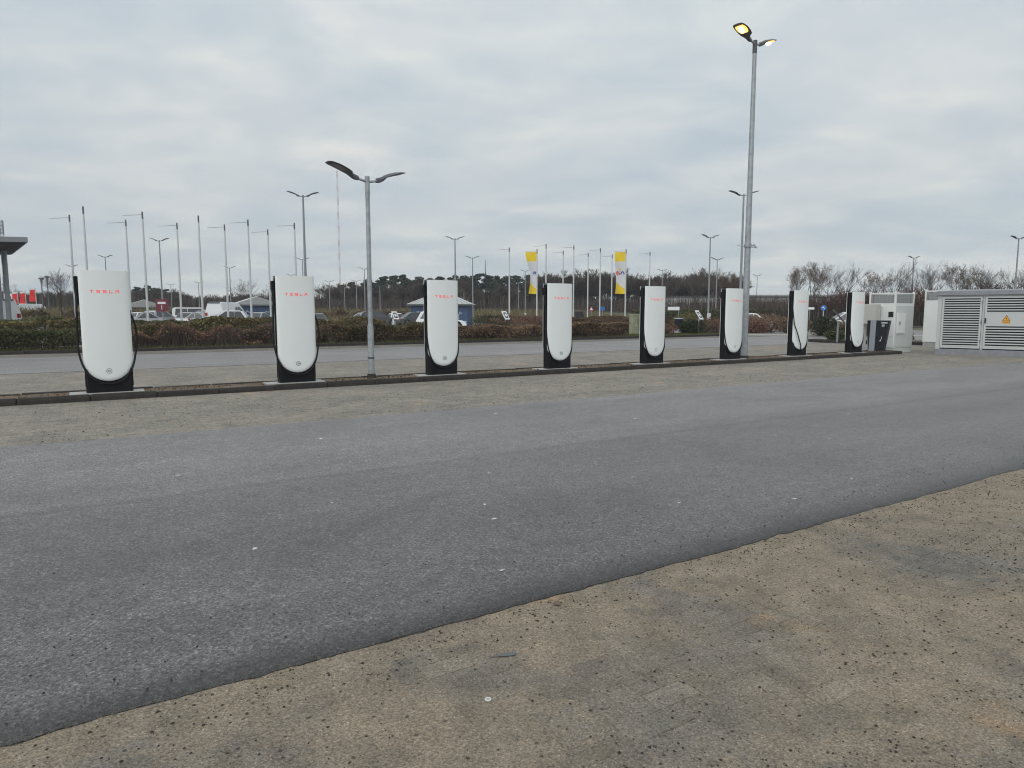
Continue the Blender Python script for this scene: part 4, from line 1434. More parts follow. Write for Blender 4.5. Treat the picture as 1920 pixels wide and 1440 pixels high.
SH = [('low_shrub', 'small green shrub by the litter bin', 12.4, 46.2, 0.75, 0.95, 'evergreen', 1600),
      ('low_shrub', 'dark evergreen shrub left of the pale sign board on its post', 11.7, 45.3, 0.55, 0.85, 'evergreen', 1500),
      ('rose_bush', 'low rose bush with reddish leaves right of the pale green cabinet', 9.9, 43.9, 0.75, 0.70, 'hedge_red', 1500),
      ('yellow_shrub', 'yellowish green shrub behind the litter bin', 13.0, 50.5, 1.2, 1.35, 'hedge_olive', 2200),
      ('round_shrub', 'rounded reddish-brown shrub right of the tall lit lamp post', 18.9, 50.2, 1.9, 1.25, 'hedge_brown', 3600),
      ('round_shrub', 'dark reddish shrub beside the tall lamp, left lower one', 16.9, 47.6, 1.2, 0.95, 'hedge_red', 2400),
      ('round_shrub', 'brown shrub just left of the charging post with the slung cable', 20.4, 48.6, 1.25, 1.05, 'hedge_mix', 2400),
      ('round_shrub', 'long low reddish shrub behind the sixth charging post', 14.9, 49.2, 1.3, 1.0, 'hedge_red', 2400),
      ('round_shrub', 'brown shrub between the pale board and the sixth charging post', 13.6, 48.6, 1.0, 0.95, 'hedge_mix', 2000),
      ('round_shrub', 'brown rounded shrub in the middle of the row right of the tall lamp', 17.6, 49.6, 1.4, 1.1, 'hedge_brown', 2600),
      ('round_shrub', 'mixed shrub at the right end of the row right of the tall lamp', 19.6, 47.6, 1.2, 0.9, 'hedge_mix', 2200),
      ('round_shrub', 'low brown shrub behind the evergreen bush', 21.6, 46.4, 1.3, 0.9, 'hedge_brown', 2200),
      ('round_shrub', 'brown shrub behind the grass clump', 23.3, 45.2, 1.2, 0.95, 'hedge_mix', 2000),
      ('evergreen_bush', 'dark evergreen bush just right of the charging post with the slung cable', 20.2, 43.8, 0.95, 1.15, 'evergreen', 2600),
      ('grass_clump', 'straw-brown grass clump between the last two charging posts', 21.9, 43.4, 1.15, 1.0, 'leaf_brown', 2400),
      ('kerb_shrub', 'small leafy shrub on the kerbed island before the last charging post', 16.25, 33.9, 0.52, 0.62, 'hedge_green', 1400),
      ('kerb_shrub', 'low dark shrub behind the last charging post', 18.3, 32.8, 0.9, 0.75, 'evergreen', 2000),
      ('dark_shrub', 'round dark shrub near the tilted white board', -1.9, 54.5, 1.5, 1.25, 'evergreen', 2400),
      ('dark_shrub', 'round dark red shrub just left of the fourth charging post', 1.6, 52.5, 1.5, 1.2, 'hedge_red', 2400),
      ('dark_shrub', 'brownish shrub behind the tilted white board', -0.6, 56.5, 1.6, 1.3, 'hedge_mix', 2400),
      ('gap_shrub', 'small green shrub at the left foot of the mixed hedge', -9.0, 31.4, 0.5, 0.6, 'hedge_olive', 900)]
for nm, lab, x, y, r, h, mat, n in SH:
    shrub(nm, lab, x, y, r, h, mat, n, 0.055, spiky=(nm == 'grass_clump'))


def grass(name, label, fn, n, h, mat, wd=0.012):
    p0 = np.array([fn() for _ in range(n)])
    p1 = p0 + np.stack([rng.normal(0, h * 0.35, n), rng.normal(0, h * 0.35, n), h * rng.uniform(0.5, 1.2, n)], 1)
    o = link(name, soup(name, stick_quads(p0, p1, np.full(n, wd)), mat))
    return tag(o, label, 'grass', kind='stuff')


def g1():
    t = random.uniform(27.4, 35.7)
    p = W(t, random.uniform(29.85, 33.2))
    return (p.x, p.y, 0.09)


grass('lawn_grass', 'short green grass round the litter bin', g1, 9000, 0.07, 'green_grass', 0.008)


def g2():
    t = random.uniform(-34, 27)
    p = W(t, 29.86 + abs(random.gauss(0, 0.12)))
    return (p.x, p.y, 0.09)


grass('edge_grass', 'ragged grass tufts along the far kerb', g2, 7000, 0.12, 'green_grass', 0.008)


def g3():
    t = random.uniform(-30, 80)
    s = random.uniform(86, 104)
    p = W(t, s)
    return (p.x, p.y, max(0, (s - 86) * 0.09))


bk = sheet('grass_bank', -60, 110, 86, 106, 0, 'far_ground', 'structure', 40, 6, lambda t, s: max(0, (s - 86) * 0.09) + 0.004)
grass('bank_grass', 'tall dry brown grass on the bank below the wood', g3, 26000, 0.75, 'dry_grass', 0.05)


def g4():
    t = random.uniform(-30, 24)
    while True:
        s = random.gauss(13.72, 0.22)
        if 13.4 < s < 14.05:
            break
    p = W(t, s)
    return (p.x, p.y, KH - 0.01)


# dead leaves and stalks on the island soil
ll = np.array([g4() for _ in range(2600)])
q = leaf_quads(ll + np.array([0, 0, 0.006]), 0.022, 0.0, 0.6)
q[:, :, 2] = np.clip(q[:, :, 2], KH - 0.015, KH + 0.022)
tag(link('leaf_litter', soup('leaf_litter', q, 'leaf_brown')), 'dead brown leaves lying on the island soil', 'leaves', kind='stuff')


# ================================================================== TREES
def bare_tree_meshes(seed, spread=0.42, levels=5, limbs=5, tmat='bark', cmat='twig', trunk_frac=0.28, leafy=0, leafmat=None, low=False, twig_w=0.014, kids=(3, 4, 4)):
    """a 10 m bare deciduous tree: trunk and limbs, plus a crown of fine twigs (and a few clinging leaves)"""
    rnd = random.Random(seed)
    trunk = MB()
    tw0, tw1, tww = [], [], []
    lf = []

    def grow(p, d, ln, r, lev):
        segs = 3
        pts, rad = [p], [r]
        q = p.copy()
        dd = d.copy()
        for k in range(segs):
            dd = (dd + Vector((rnd.gauss(0, .12), rnd.gauss(0, .12), rnd.gauss(0.05, .08)))).normalized()
            q = q + dd * ln / segs
            pts.append(q.copy())
            rad.append(r * (1 - 0.45 * (k + 1) / segs))
        if lev <= 2:
            trunk.tube(pts, rad, 5 if lev < 2 else 3, cap=False)
        else:
            for a, b, ra in zip(pts[:-1], pts[1:], rad):
                tw0.append(a)
                tw1.append(b)
                tww.append(max(ra, twig_w))
            if leafy and lev >= levels - 1 and rnd.random() < leafy:
                for a in pts[1:]:
                    lf.append(a + Vector((rnd.gauss(0, .1), rnd.gauss(0, .1), rnd.gauss(0, .1))))
        if lev >= levels:
            return
        nb = limbs if lev == 0 else rnd.choice(kids)
        for k in range(nb):
            f = rnd.uniform(0.35, 1.0) if lev else rnd.uniform(0.55, 1.0)
            i = min(segs - 1, int(f * segs))
            b0 = pts[i].lerp(pts[i + 1], f * segs - i)
            ax = Vector((rnd.gauss(0, 1), rnd.gauss(0, 1), 0)).normalized()
            nd = (dd + ax * rnd.uniform(spread, spread * 2.0) + Vector((0, 0, 0.12))).normalized()
            grow(b0, nd, ln * rnd.uniform(0.55, 0.78), rad[i] * rnd.uniform(0.45, 0.62), lev + 1)
        if lev > 0:
            grow(pts[-1], dd, ln * 0.62, rad[-1] * 0.8, lev + 1)
    if low:
        for k in range(7):
            a = rnd.uniform(0, 6.28)
            grow(Vector((0.3 * math.cos(a), 0.3 * math.sin(a), -0.1)), Vector((math.cos(a) * 0.45, math.sin(a) * 0.45, 1)).normalized(), 3.6, 0.07, 1)
    else:
        grow(Vector((0, 0, -0.1)), Vector((rnd.gauss(0, .03), rnd.gauss(0, .03), 1)), 10 * trunk_frac + 1.2, 0.17, 0)
    a0, a1 = np.array(tw0), np.array(tw1)
    zmax = max(a1[:, 2].max(), 1)
    k = 10.0 / zmax
    trunk.v = [(x * k, y * k, z * k) for x, y, z in trunk.v]
    tm = trunk.mesh('trunk', tmat, True)
    cm = soup('crown', stick_quads(a0 * k, a1 * k, np.array(tww) * k), cmat)
    lm = None
    if lf:
        L_ = np.array(lf) * k
        L_ = np.repeat(L_, 3, axis=0) + rng.normal(0, 0.12, (len(L_) * 3, 3))
        lm = soup('leaves', leaf_quads(L_, 0.075), leafmat or 'leaf_brown')
    return tm, cm, lm


def pine_meshes(seed):
    """a 10 m pine: bare reddish trunk, crown of flattened needle clumps"""
    rnd = random.Random(seed)
    b = MB()
    lean = rnd.gauss(0, 0.02)
    b.tube([(0, 0, -0.1), (lean * 4, 0, 4), (lean * 9, 0.1, 9.2)], [0.17, 0.13, 0.04], 6)
    cs, rs = [], []
    for k in range(rnd.randint(15, 20)):
        z = rnd.uniform(4.6, 9.6)
        rad = (2.0 if z < 8.2 else 1.1) * rnd.uniform(0.2, 1.0)
        a = rnd.uniform(0, 6.28)
        c = Vector((rad * math.cos(a), rad * math.sin(a), z))
        b.tube([(lean * z, 0, z - 0.5), c], [0.05, 0.02], 4, cap=False)
        cs.append(c)
        rs.append(rnd.uniform(0.55, 1.05))
    pts = []
    for c, r in zip(cs, rs):
        n = 150
        d = rand_dirs(n) * np.cbrt(rng.random((n, 1))) * np.array([r, r, r * 0.42])
        pts.append(d + np.array(c))
    P = np.concatenate(pts)
    return b.mesh('trunk', 'bark_pine', True), soup('crown', leaf_quads(P, 0.19, 0.4, 0.6), 'needle'), None


def plant_tree(name, label, ms, x, y, z_top, rz=None, group=None, wide=1.0, base=0.0):
    th = thing(name, label, 'tree', (x, y, base), random.uniform(0, 6.28) if rz is None else rz, group)
    k = (z_top - base) / 10.0
    th.scale = (k * wide, k * wide, k)
    link('trunk', ms[0], th)
    link('crown', ms[1], th)
    if ms[2]:
        link('leaves', ms[2], th)
    return th


BARE = [bare_tree_meshes(100 + i, [0.40, 0.34, 0.48, 0.38][i], 5, [5, 4, 6, 5][i], twig_w=0.011, kids=(2, 3, 3)) for i in range(4)]
WOODT = [bare_tree_meshes(200 + i, [0.26, 0.32, 0.24][i], 5, 5, cmat='twig_wood', twig_w=0.030) for i in range(3)]
LEAFT = [bare_tree_meshes(300 + i, 0.40, 5, 5, leafy=0.16, leafmat='leaf_brown', twig_w=0.011, kids=(2, 3, 3)) for i in range(2)]
BIRCH = bare_tree_meshes(410, 0.26, 5, 6, tmat='bark_birch', cmat='twig', trunk_frac=0.34)
BUSHR = bare_tree_meshes(500, 0.45, 4, 5, cmat='twig_red', low=True, leafy=0.35, leafmat='hedge_red', twig_w=0.03)
BUSHB = bare_tree_meshes(510, 0.5, 4, 5, cmat='twig_wood', low=True, twig_w=0.035)
PINE = [pine_meshes(600 + i) for i in range(4)]

# the bare trees standing clear at the right
RIGHT = [(32.65, 78, 7.21, 'L'), (35.54, 80, 7.48, 'L'), (38.72, 84, 7.14, 'B'), (39.43, 82, 7.64, 'B'), (42.45, 80, 6.62, 'L'), (42.66, 78, 7.51, 'B'), (47.85, 84, 6.82, 'B'), (46.95, 79, 6.86, 'B'), (49.69, 80, 7.48, 'B'), (54.86, 86, 7.47, 'B'), (51.06, 78, 7.45, 'L'), (54.97, 82, 7.45, 'B'), (58.7, 85, 6.81, 'B'), (61.13, 84, 7.14, 'B'), (58.17, 78, 7.45, 'B'), (62.06, 80, 7.18, 'B')]
RIGHT.sort(key=lambda q: q[0] / q[1])
for i, (x, y, z, k) in enumerate(RIGHT):
    ms = LEAFT[i % 2] if k == 'L' else BARE[i % 4]
    lab = ('tree with a few brown leaves left' if k == 'L' else 'bare winter tree') + ' at right beyond the cabinets, %s from the left' % ORD[i]
    plant_tree('bare_tree', lab, ms, x, y, z + 0.15, group='winter trees at right', wide=0.88)
OTHER = [(-51.43, 78, 6.37, 'lone bare tree with a round crown left of the first charging post'), (-72.22, 100, 6.21, 'small bare tree beside the red banners'),
         (-41.43, 105, 6.77, 'wide bare tree above the blue hut at the left'), (-40.44, 110, 6.01, 'smaller bare tree just right of the wide one above the blue hut'),
         (29.18, 110, 8.64, 'large bare tree rising above the wood left of the tall lit lamp post'), (31.89, 112, 9.03, 'tallest bare tree rising above the wood near the tall lit lamp post'),
         (31.81, 104, 8.01, 'leafy brown tree left of the tall lit lamp post'), (32.4, 100, 7.29, 'brown tree with curled leaves beside the tall lit lamp post'),
         (-33.78, 120, 6.79, 'thin bare tree just right of the second charging post'), (28.56, 118, 8.52, 'bare tree at the right end of the wood')]
for i, (x, y, z, lab) in enumerate(OTHER):
    plant_tree('bare_tree', lab, LEAFT[i % 2] if 'leav' in lab or 'leafy' in lab else BARE[i % 4], x, y, z + 0.2, wide=1.25)
plant_tree('birch_tree', 'pale-stemmed birch in front of the pines', BIRCH, -10.2, 138, 9.0)
# dark bushes under the right-hand trees
BUSHES = []
for i, (x, y, z) in enumerate([(39.8, 78, 4.6), (42.0, 79, 4.0), (43.9, 76, 4.8), (45.5, 78, 3.2), (36.5, 79, 3.4), (33.0, 80, 3.0), (30.2, 82, 2.8), (55.0, 77, 5.6), (56.6, 78, 5.0), (48.4, 80, 3.0), (51.8, 80, 3.2), (58.5, 76, 4.6), (27.8, 84, 2.9), (60.5, 78, 4.2)]):
    th = plant_tree('tall_bush', 'dark reddish twiggy bush under the winter trees at right', BUSHR if i % 2 == 0 else BUSHB, x, y, z, group='bushes under the winter trees', wide=1.5)
    th['category'] = 'bush'
    BUSHES.append(th)

BUSHES.sort(key=lambda o_: o_.location.x / o_.location.y)
for i, th in enumerate(BUSHES):
    th['label'] = 'dark twiggy bush under the winter trees at right, %s from the left' % ORD[i]
PINES = [(-41.29, 165, 8.53), (-39.6, 170, 9.4), (-35.18, 168, 10.22), (-32.78, 172, 10.82), (-28.78, 166, 10.88), (-26.42, 170, 11.24), (-23.92, 175, 11.26), (-20.21, 168, 10.22), (-17.79, 170, 10.85), (-14.52, 166, 10.88), (-12.09, 174, 11.47), (-8.63, 170, 11.5), (-6.03, 168, 11.12), (-3.24, 173, 11.14), (-1.04, 166, 11.01), (1.47, 171, 11.03), (3.94, 168, 11.12), (6.56, 175, 10.99), (10.75, 172, 10.56), (13.54, 170, 10.71), (-104.64, 190, 9.01), (-100.08, 186, 9.28), (-100.64, 192, 8.94), (-95.93, 188, 8.2), (-92.41, 185, 7.38), (19.91, 182, 10.66), (30.94, 180, 10.56), (-32.02, 160, 8.81), (-22.85, 158, 8.96), (-12.5, 160, 9.3), (-4.43, 162, 9.28)]
for i, (x, y, z) in enumerate(PINES + [(a + random.uniform(-3, 3), b + 9, c - random.uniform(0.2, 1.2)) for a, b, c in PINES[:20]] + [(a + random.uniform(-3, 3), b + 5, c - random.uniform(0.3, 1.2)) for a, b, c in PINES[20:25]]):
    plant_tree('pine_tree', 'dark green pine in the far wood', PINE[i % 4], x, y, z, group='pines of the far wood', wide=1.15)
# bare trees of the wood
wood = []
x = -150.0
while x < 50:
    y = random.uniform(138, 158)
    u = x / y
    if u < -0.60:
        h = random.uniform(5.6, 6.6)
    elif u < -0.5:
        h = random.uniform(5.8, 7.0)
    elif u < -0.28:
        h = random.uniform(4.8, 6.0)
    elif u < 0.03:
        h = random.uniform(6.2, 8.6)
    elif u < 0.22:
        h = random.uniform(9.0, 11.2)
    else:
        h = random.uniform(8.6, 10.6)
    if u < 0.345:
        wood.append((x, y, h))
        wood.append((x + random.uniform(-.8, .8), y + 9, h * random.uniform(0.92, 1.05)))
    x += random.uniform(1.1, 1.9)
for i, (x, y, h) in enumerate(wood[:300]):
    plant_tree('bare_tree', 'bare grey-brown tree in the far wood', WOODT[i % 3], x, y, h, group='bare trees of the far wood', wide=1.35)
# low far treeline behind the right-hand trees
x = 52.0
i = 0
while x < 190:
    y = random.uniform(205, 235)
    if x / y > 0.26:
        plant_tree('bare_tree', 'bare tree in the low distant line at right', WOODT[i % 3], x, y, random.uniform(4.8, 6.5), group='bare trees of the distant line at right', wide=2.0)
        i += 1
    x += random.uniform(2.2, 3.4)
# undergrowth that fills the wood
m = 60000
ux = rng.uniform(-165, 62, m)
uy = rng.uniform(134, 176, m)
ok = ux / uy < 0.36
ux, uy = ux[ok], uy[ok]
p0 = np.stack([ux, uy, np.zeros(len(ux))], 1)
p1 = p0 + np.stack([rng.normal(0, .5, len(ux)), rng.normal(0, .5, len(ux)), rng.uniform(1.5, 5.2, len(ux))], 1)
tag(link('undergrowth', soup('undergrowth', stick_quads(p0, p1, np.full(len(ux), 0.07)), 'twig_wood')), 'dense brown undergrowth filling the far wood', 'undergrowth', kind='stuff')
m = 9000
ux = rng.uniform(50, 190, m)
uy = rng.uniform(200, 232, m)
p0 = np.stack([ux, uy, np.zeros(m)], 1)
p1 = p0 + np.stack([rng.normal(0, .6, m), rng.normal(0, .6, m), rng.uniform(1.0, 4.0, m)], 1)
tag(link('distant_scrub', soup('distant_scrub', stick_quads(p0, p1, np.full(m, 0.16)), 'twig_wood')), 'brown scrub along the distant line at right', 'undergrowth', kind='stuff')
m = 11000
ux = rng.uniform(26, 66, m)
uy = rng.uniform(76, 90, m)
p0 = np.stack([ux, uy, np.zeros(m)], 1)
p1 = p0 + np.stack([rng.normal(0, .35, m), rng.normal(0, .35, m), rng.uniform(0.6, 3.4, m)], 1)
tag(link('roadside_scrub', soup('roadside_scrub', stick_quads(p0, p1, np.full(m, 0.03)), 'twig')), 'thin twiggy scrub under the winter trees at right', 'undergrowth', kind='stuff')
m = 11000
ux = rng.uniform(22, 64, m)
uy = rng.uniform(98, 108, m)
p0 = np.stack([ux, uy, np.zeros(m)], 1)
p1 = p0 + np.stack([rng.normal(0, .4, m), rng.normal(0, .4, m), rng.uniform(1.0, 4.2, m)], 1)
tag(link('thicket', soup('thicket', stick_quads(p0, p1, np.full(m, 0.035)), 'twig_wood')), 'bare thicket screening the long white building', 'undergrowth', kind='stuff')
print('PLANTS DONE')


# ================================================================== CARS
def car_meshes(ln, wd, ht, kind):
    """side profile lofted across the width; nose towards +x"""
    hl = ln / 2
    belt = ht * 0.56
    clr = 0.20
    if kind == 'van':
        prof = [(-hl, belt), (-hl + .05, ht * .93), (-hl + .25, ht), (hl - 1.75, ht), (hl - 0.95, belt + .12), (hl - .15, belt * .78), (hl, belt * .55)]
        gh = [(-hl + .35, belt + .05), (-hl + .42, ht - .12), (hl - 1.85, ht - .12), (hl - 1.12, belt + .08)]
        if ht > 2.3:
            gh = [(hl - 2.75, belt + .05), (hl - 2.75, belt + .62), (hl - 1.80, belt + .62), (hl - 1.25, belt + .08)]
    elif kind == 'suv':
        prof = [(-hl, belt * .9), (-hl + .08, belt + .02), (-hl + .42, ht * .94), (-hl + .8, ht), (hl - 2.25, ht), (hl - 1.95, ht * .965), (hl - 1.15, belt + .06), (hl - .3, belt * .88), (hl, belt * .62)]
        gh = [(-hl + .38, belt + .06), (-hl + .72, ht - .10), (hl - 2.2, ht - .10), (hl - 1.38, belt + .06)]
    else:
        prof = [(-hl, belt * .82), (-hl + .12, belt), (-hl + .65, belt + .05), (-hl + 1.35, ht * .97), (-hl + 1.8, ht), (hl - 2.3, ht), (hl - 1.3, belt + .04), (hl - .3, belt * .86), (hl, belt * .62)]
        gh = [(-hl + .85, belt + .05), (-hl + 1.45, ht - .10), (hl - 2.25, ht - .10), (hl - 1.5, belt + .05)]
    low = [(hl, clr + .05), (hl - .15, clr), (-hl + .1, clr), (-hl, clr + .1)]
    full_ = prof + low

    def inset(z):
        return 0.0 if z <= belt else (z - belt) / (ht - belt) * 0.17 * wd

    def sec(y):
        return [(x, y * (1 - 2 * inset(z) / wd) if True else y, z) for x, z in full_]
    b = MB()
    w2 = wd / 2
    b.loft([[(x * .985, y * (1 - 2 * inset(z) / wd), z - (0.02 if abs(y) > w2 * .95 and z > clr + .1 else 0)) for x, z in full_] for y in (-w2, -w2 * .93, 0, w2 * .93, w2)])
    body_ = b.mesh('body', 'car_white', True)
    glass = []
    xm = (gh[1][0] + gh[2][0]) / 2 - .1
    for sy in (-1, 1):
        for quad in ((gh[0], (xm - .03, gh[0][1]), (xm - .03, gh[1][1]), gh[1]), ((xm + .03, gh[0][1]), gh[3], gh[2], (xm + .03, gh[1][1]))):
            vs = [(x, sy * (w2 - inset(z) + 0.006), z) for x, z in quad]
            glass.append(MB().add(vs, [(0, 1, 2, 3) if sy < 0 else (3, 2, 1, 0)]).mesh('window', 'glass_dark'))
    k = -3 if kind != 'van' else -3
    a_, c_ = (prof[-4], prof[-3]) if kind == 'suv' else ((prof[3], prof[4]) if kind == 'van' else (prof[5], prof[6]))
    screens = []
    for (p, q, dx) in ((a_, c_, .03), (prof[1] if kind != 'car' else prof[2], prof[2] if kind != 'car' else prof[3], -.03)):
        P0, P1 = (p[0] + (q[0] - p[0]) * .12, p[1] + (q[1] - p[1]) * .12), (p[0] + (q[0] - p[0]) * .9, p[1] + (q[1] - p[1]) * .9)
        i0, i1 = w2 - inset(P0[1]) - .07, w2 - inset(P1[1]) - .07
        screens.append(MB().add([(P0[0] + dx, -i0, P0[1] + .012), (P0[0] + dx, i0, P0[1] + .012), (P1[0] + dx, i1, P1[1] + .012), (P1[0] + dx, -i1, P1[1] + .012)], [(0, 1, 2, 3) if dx > 0 else (3, 2, 1, 0)]).mesh('windscreen', 'glass_dark'))
    r = 0.33 if kind != 'suv' else 0.36
    wm = MB()
    wm.tube([(0, -.11, 0), (0, -.09, 0), (0, .09, 0), (0, .11, 0)], [r * .9, r, r, r * .9], 18)
    wheel = wm.mesh('wheel', 'tyre', True)
    rm = MB().disc((0, 0, 0), r * .66, (0, 1, 0), .235, 14).mesh('rim', 'rim')
    am = MB().disc((0, 0, 0), r * 1.16, (0, 1, 0), .06, 18).mesh('wheel_arch', 'tyre')
    hlm = MB().box(hl - .30, hl - .04, -w2 * .93, -w2 * .62, belt * .70, belt * .84).mesh('headlight', 'head_lamp')
    tlm = MB().box(-hl - .012, -hl + .1, -w2 * .95, -w2 * .72, belt * .78, belt * 1.0).mesh('tail_light', 'tail_lamp')
    bmp = MB().box(hl - .05, hl + .02, -w2 * .8, w2 * .8, clr + .08, belt * .5).mesh('bumper', 'tyre')
    return dict(body=body_, glass=glass, screen=screens, wheel=wheel, rim=rm, arch=am, hl=hlm, tl=tlm, bump=bmp, wx=hl * .62, wy=w2 - .10, r=r)


CARS = {'car': car_meshes(4.3, 1.76, 1.47, 'car'), 'suv': car_meshes(4.35, 1.84, 1.66, 'suv'), 'van': car_meshes(4.9, 1.9, 2.02, 'van'), 'bigvan': car_meshes(5.6, 2.05, 2.55, 'van')}
body_cache = {}


def car(kind, col, x, y, rz, label, name='parked_car', cat='car', z=0.0, group='parked cars'):
    c = CARS[kind]
    th = thing(name, label, cat, (x, y, z), rz, group)
    if (kind, col) not in body_cache:
        me = c['body'].copy()
        me.materials.clear()
        me.materials.append(M[col])
        body_cache[(kind, col)] = me
    link('body', body_cache[(kind, col)], th)
    for gm_ in c['glass']:
        link('window', gm_, th)
    link('windscreen', c['screen'][0], th)
    link('rear_window', c['screen'][1], th)
    link('bumper', c['bump'], th)
    for sx in (-1, 1):
        for sy in (-1, 1):
            link('wheel_arch', c['arch'], th, (sx * c['wx'], sy * (c['wy'] + .075), c['r'] + .02))
            wl = link('wheel', c['wheel'], th, (sx * c['wx'], sy * (c['wy'] + .02), c['r']))
            link('rim', c['rim'], wl)
    for sy in (-1, 1):
        a = link('headlight', c['hl'], th)
        b_ = link('tail_light', c['tl'], th)
        if sy > 0:
            a.scale = (1, -1, 1)
            b_.scale = (1, -1, 1)
    return th


LZ = 0.08   # the far lot lies a little higher
sheet('upper_lot', -150, 16, 58, 110, LZ, 'asphalt_lot')
car('suv', 'car_white', -6.1, 58.5, R(6), 'white car half hidden behind the third charging post', 'moving_car')
car('bigvan', 'car_white', -40.0, 52.5, R(140), 'white van cut off by the left edge of the picture', 'parked_van', 'van')
car('bigvan', 'car_white', -61.5, 87, R(85), 'white van standing below the red banners', 'parked_van', 'van', LZ)
COLS = {'car_white': 'white', 'car_silver': 'silver', 'car_dark': 'black', 'car_blue': 'dark blue', 'car_green': 'dark green', 'car_red': 'red'}
rowL = [('car', 'car_dark', -58.5, 86, 80), ('car', 'car_white', -56.5, 86.5, 95), ('suv', 'car_silver', -54.2, 86, 88), ('car', 'car_white', -52.0, 86.6, 84), ('car', 'car_red', -50.0, 86, 96),
        ('suv', 'car_dark', -64.2, 88, 84), ('car', 'car_blue', -66.5, 88, 92), ('van', 'car_white', -49.0, 83, 90)]
for i, (k, c, x, y, a) in enumerate(sorted(rowL, key=lambda q: q[2] / q[3])):
    car(k, c, x, y, R(a), '%s %s in the row left of the first charging post, %s from left' % (COLS[c], 'van' if k == 'van' else 'car', ORD[i]), z=LZ)
rowM = [('car', 'car_white', -40.6, 74.0, 75), ('suv', 'car_silver', -38.4, 74.2, 80), ('car', 'car_silver', -37.2, 70.0, 30), ('van', 'car_white', -36.6, 78.5, 25), ('car', 'car_silver', -34.9, 73.0, 100), ('suv', 'car_dark', -34.0, 76.5, 80),
        ('car', 'car_silver', -33.2, 72.5, 12), ('suv', 'car_white', -29.6, 70.0, 205), ('car', 'car_dark', -42.8, 74.5, 80), ('car', 'car_blue', -31.9, 74.5, 95), ('car', 'car_silver', -26.2, 71.0, 75)]
for i, (k, c, x, y, a) in enumerate(sorted(rowM, key=lambda q: q[2] / q[3])):
    car(k, c, x, y, R(a), '%s %s in the lot between the first two charging posts, %s from the left' % (COLS[c], 'van' if k == 'van' else 'car', ORD[i]), z=LZ)
car('bigvan', 'car_white', -30.8, 73.6, R(84), 'tall white van parked against the left blue hut', 'parked_van', 'van', LZ)
car('car', 'car_green', -16.9, 58.5, R(110), 'dark green car just right of the second charging post')
car('car', 'car_silver', -17.3, 76.0, R(188), 'silver saloon left of the short lamp post', z=LZ * .6)
car('suv', 'car_dark', -14.6, 74.5, R(20), 'dark car right behind the short lamp post', z=LZ * .6)
car('car', 'car_white', -13.2, 76.0, R(120), 'white hatchback between the short lamp post and the right blue hut')
car('car', 'car_dark', -10.0, 71.0, R(30), 'black car beside the right blue hut', z=0.1)
car('car', 'car_white', 21.0, 60.5, R(160), 'white car just right of the tall lit lamp post')
car('car', 'car_white', 25.8, 53.0, R(168), 'white car between the last two charging posts', z=0.08)


# ================================================================== HUTS, CANOPY, FAR BUILDINGS, MASTS
def hut(label, x, y, wd, dp, h, rise, rz, hip=True, over=0.5, graffiti_seed=1):
    th = thing('hut', label, 'hut', (x, y, 0.05), rz, 'blue huts in the car park')
    b = MB()
    b.box(-wd / 2, wd / 2, -dp / 2, dp / 2, 0, h)
    b.build('wall', 'hut_blue', th)
    n = 6
    for k in range(n):
        x0, x1 = -wd / 2 + wd * k / n + .04, -wd / 2 + wd * (k + 1) / n - .04
        MB().bbox(x0, x1, -dp / 2 - .03, -dp / 2 + .01, .15, h - .2, .01).build('panel', 'hut_blue', th)
    for k in range(4):
        y0, y1 = -dp / 2 + dp * k / 4 + .04, -dp / 2 + dp * (k + 1) / 4 - .04
        for sx in (-1, 1):
            MB().box(min(sx * wd / 2 - .01, sx * wd / 2 + .03 * sx), max(sx * wd / 2 - .01, sx * wd / 2 + .03 * sx), y0, y1, .15, h - .2).build('panel', 'hut_blue', th)
    MB().box(-wd / 2 - .02, wd / 2 + .02, -dp / 2 - .05, -dp / 2 - .005, h - .17, h - .08).build('rail', 'hut_blue_pale', th)
    a, c = wd / 2 + over, dp / 2 + over
    r = MB()
    if hip:
        rx = max(0.0, a - c)
        r.add([(-a, -c, h), (a, -c, h), (a, c, h), (-a, c, h), (-rx, 0, h + rise), (rx, 0, h + rise)], [(0, 1, 5, 4), (1, 2, 5), (2, 3, 4, 5), (3, 0, 4), (0, 3, 2, 1)])
    else:
        r.add([(-a, -c, h), (a, -c, h), (a, c, h), (-a, c, h), (0, -c, h + rise), (0, c, h + rise)], [(0, 4, 5, 3), (1, 2, 5, 4), (0, 1, 4), (2, 3, 5), (0, 3, 2, 1)])
    rf_ = r.build('roof', 'roof_pale', th)
    MB().box(-a, a, -c - .03, -c, h - .12, h + .04).build('eaves_board', 'roof_dark', rf_)
    nn = 12
    for k in range(nn + 1):
        u = -1 + 2 * k / nn
        s_ = MB()
        if hip:
            s_.tube([(u * a, -c, h + .02), (max(-rx, min(rx, u * a)), 0, h + rise + .02)], .025, 4)
        else:
            s_.tube([(-a, u * c, h + .02), (0, u * c, h + rise + .02)], .03, 4)
        s_.build('roof_seam', 'sign_white', rf_)
    gr = MB()
    rnd = random.Random(graffiti_seed)
    for k in range(7):
        cx, cz = -wd / 2 + .9 + k * (wd - 1.6) / 6.5, h * .42
        pts = [(cx + .36 * math.cos(q) + rnd.gauss(0, .05), -dp / 2 - .04, cz + .62 * math.sin(q * rnd.choice((1, 1, 2))) + rnd.gauss(0, .05)) for q in np.linspace(rnd.uniform(0, 2), rnd.uniform(4, 6.3), 9)]
        gr.tube(pts, .075, 4)
    gr.build('graffiti', 'graffiti', th)
    return th


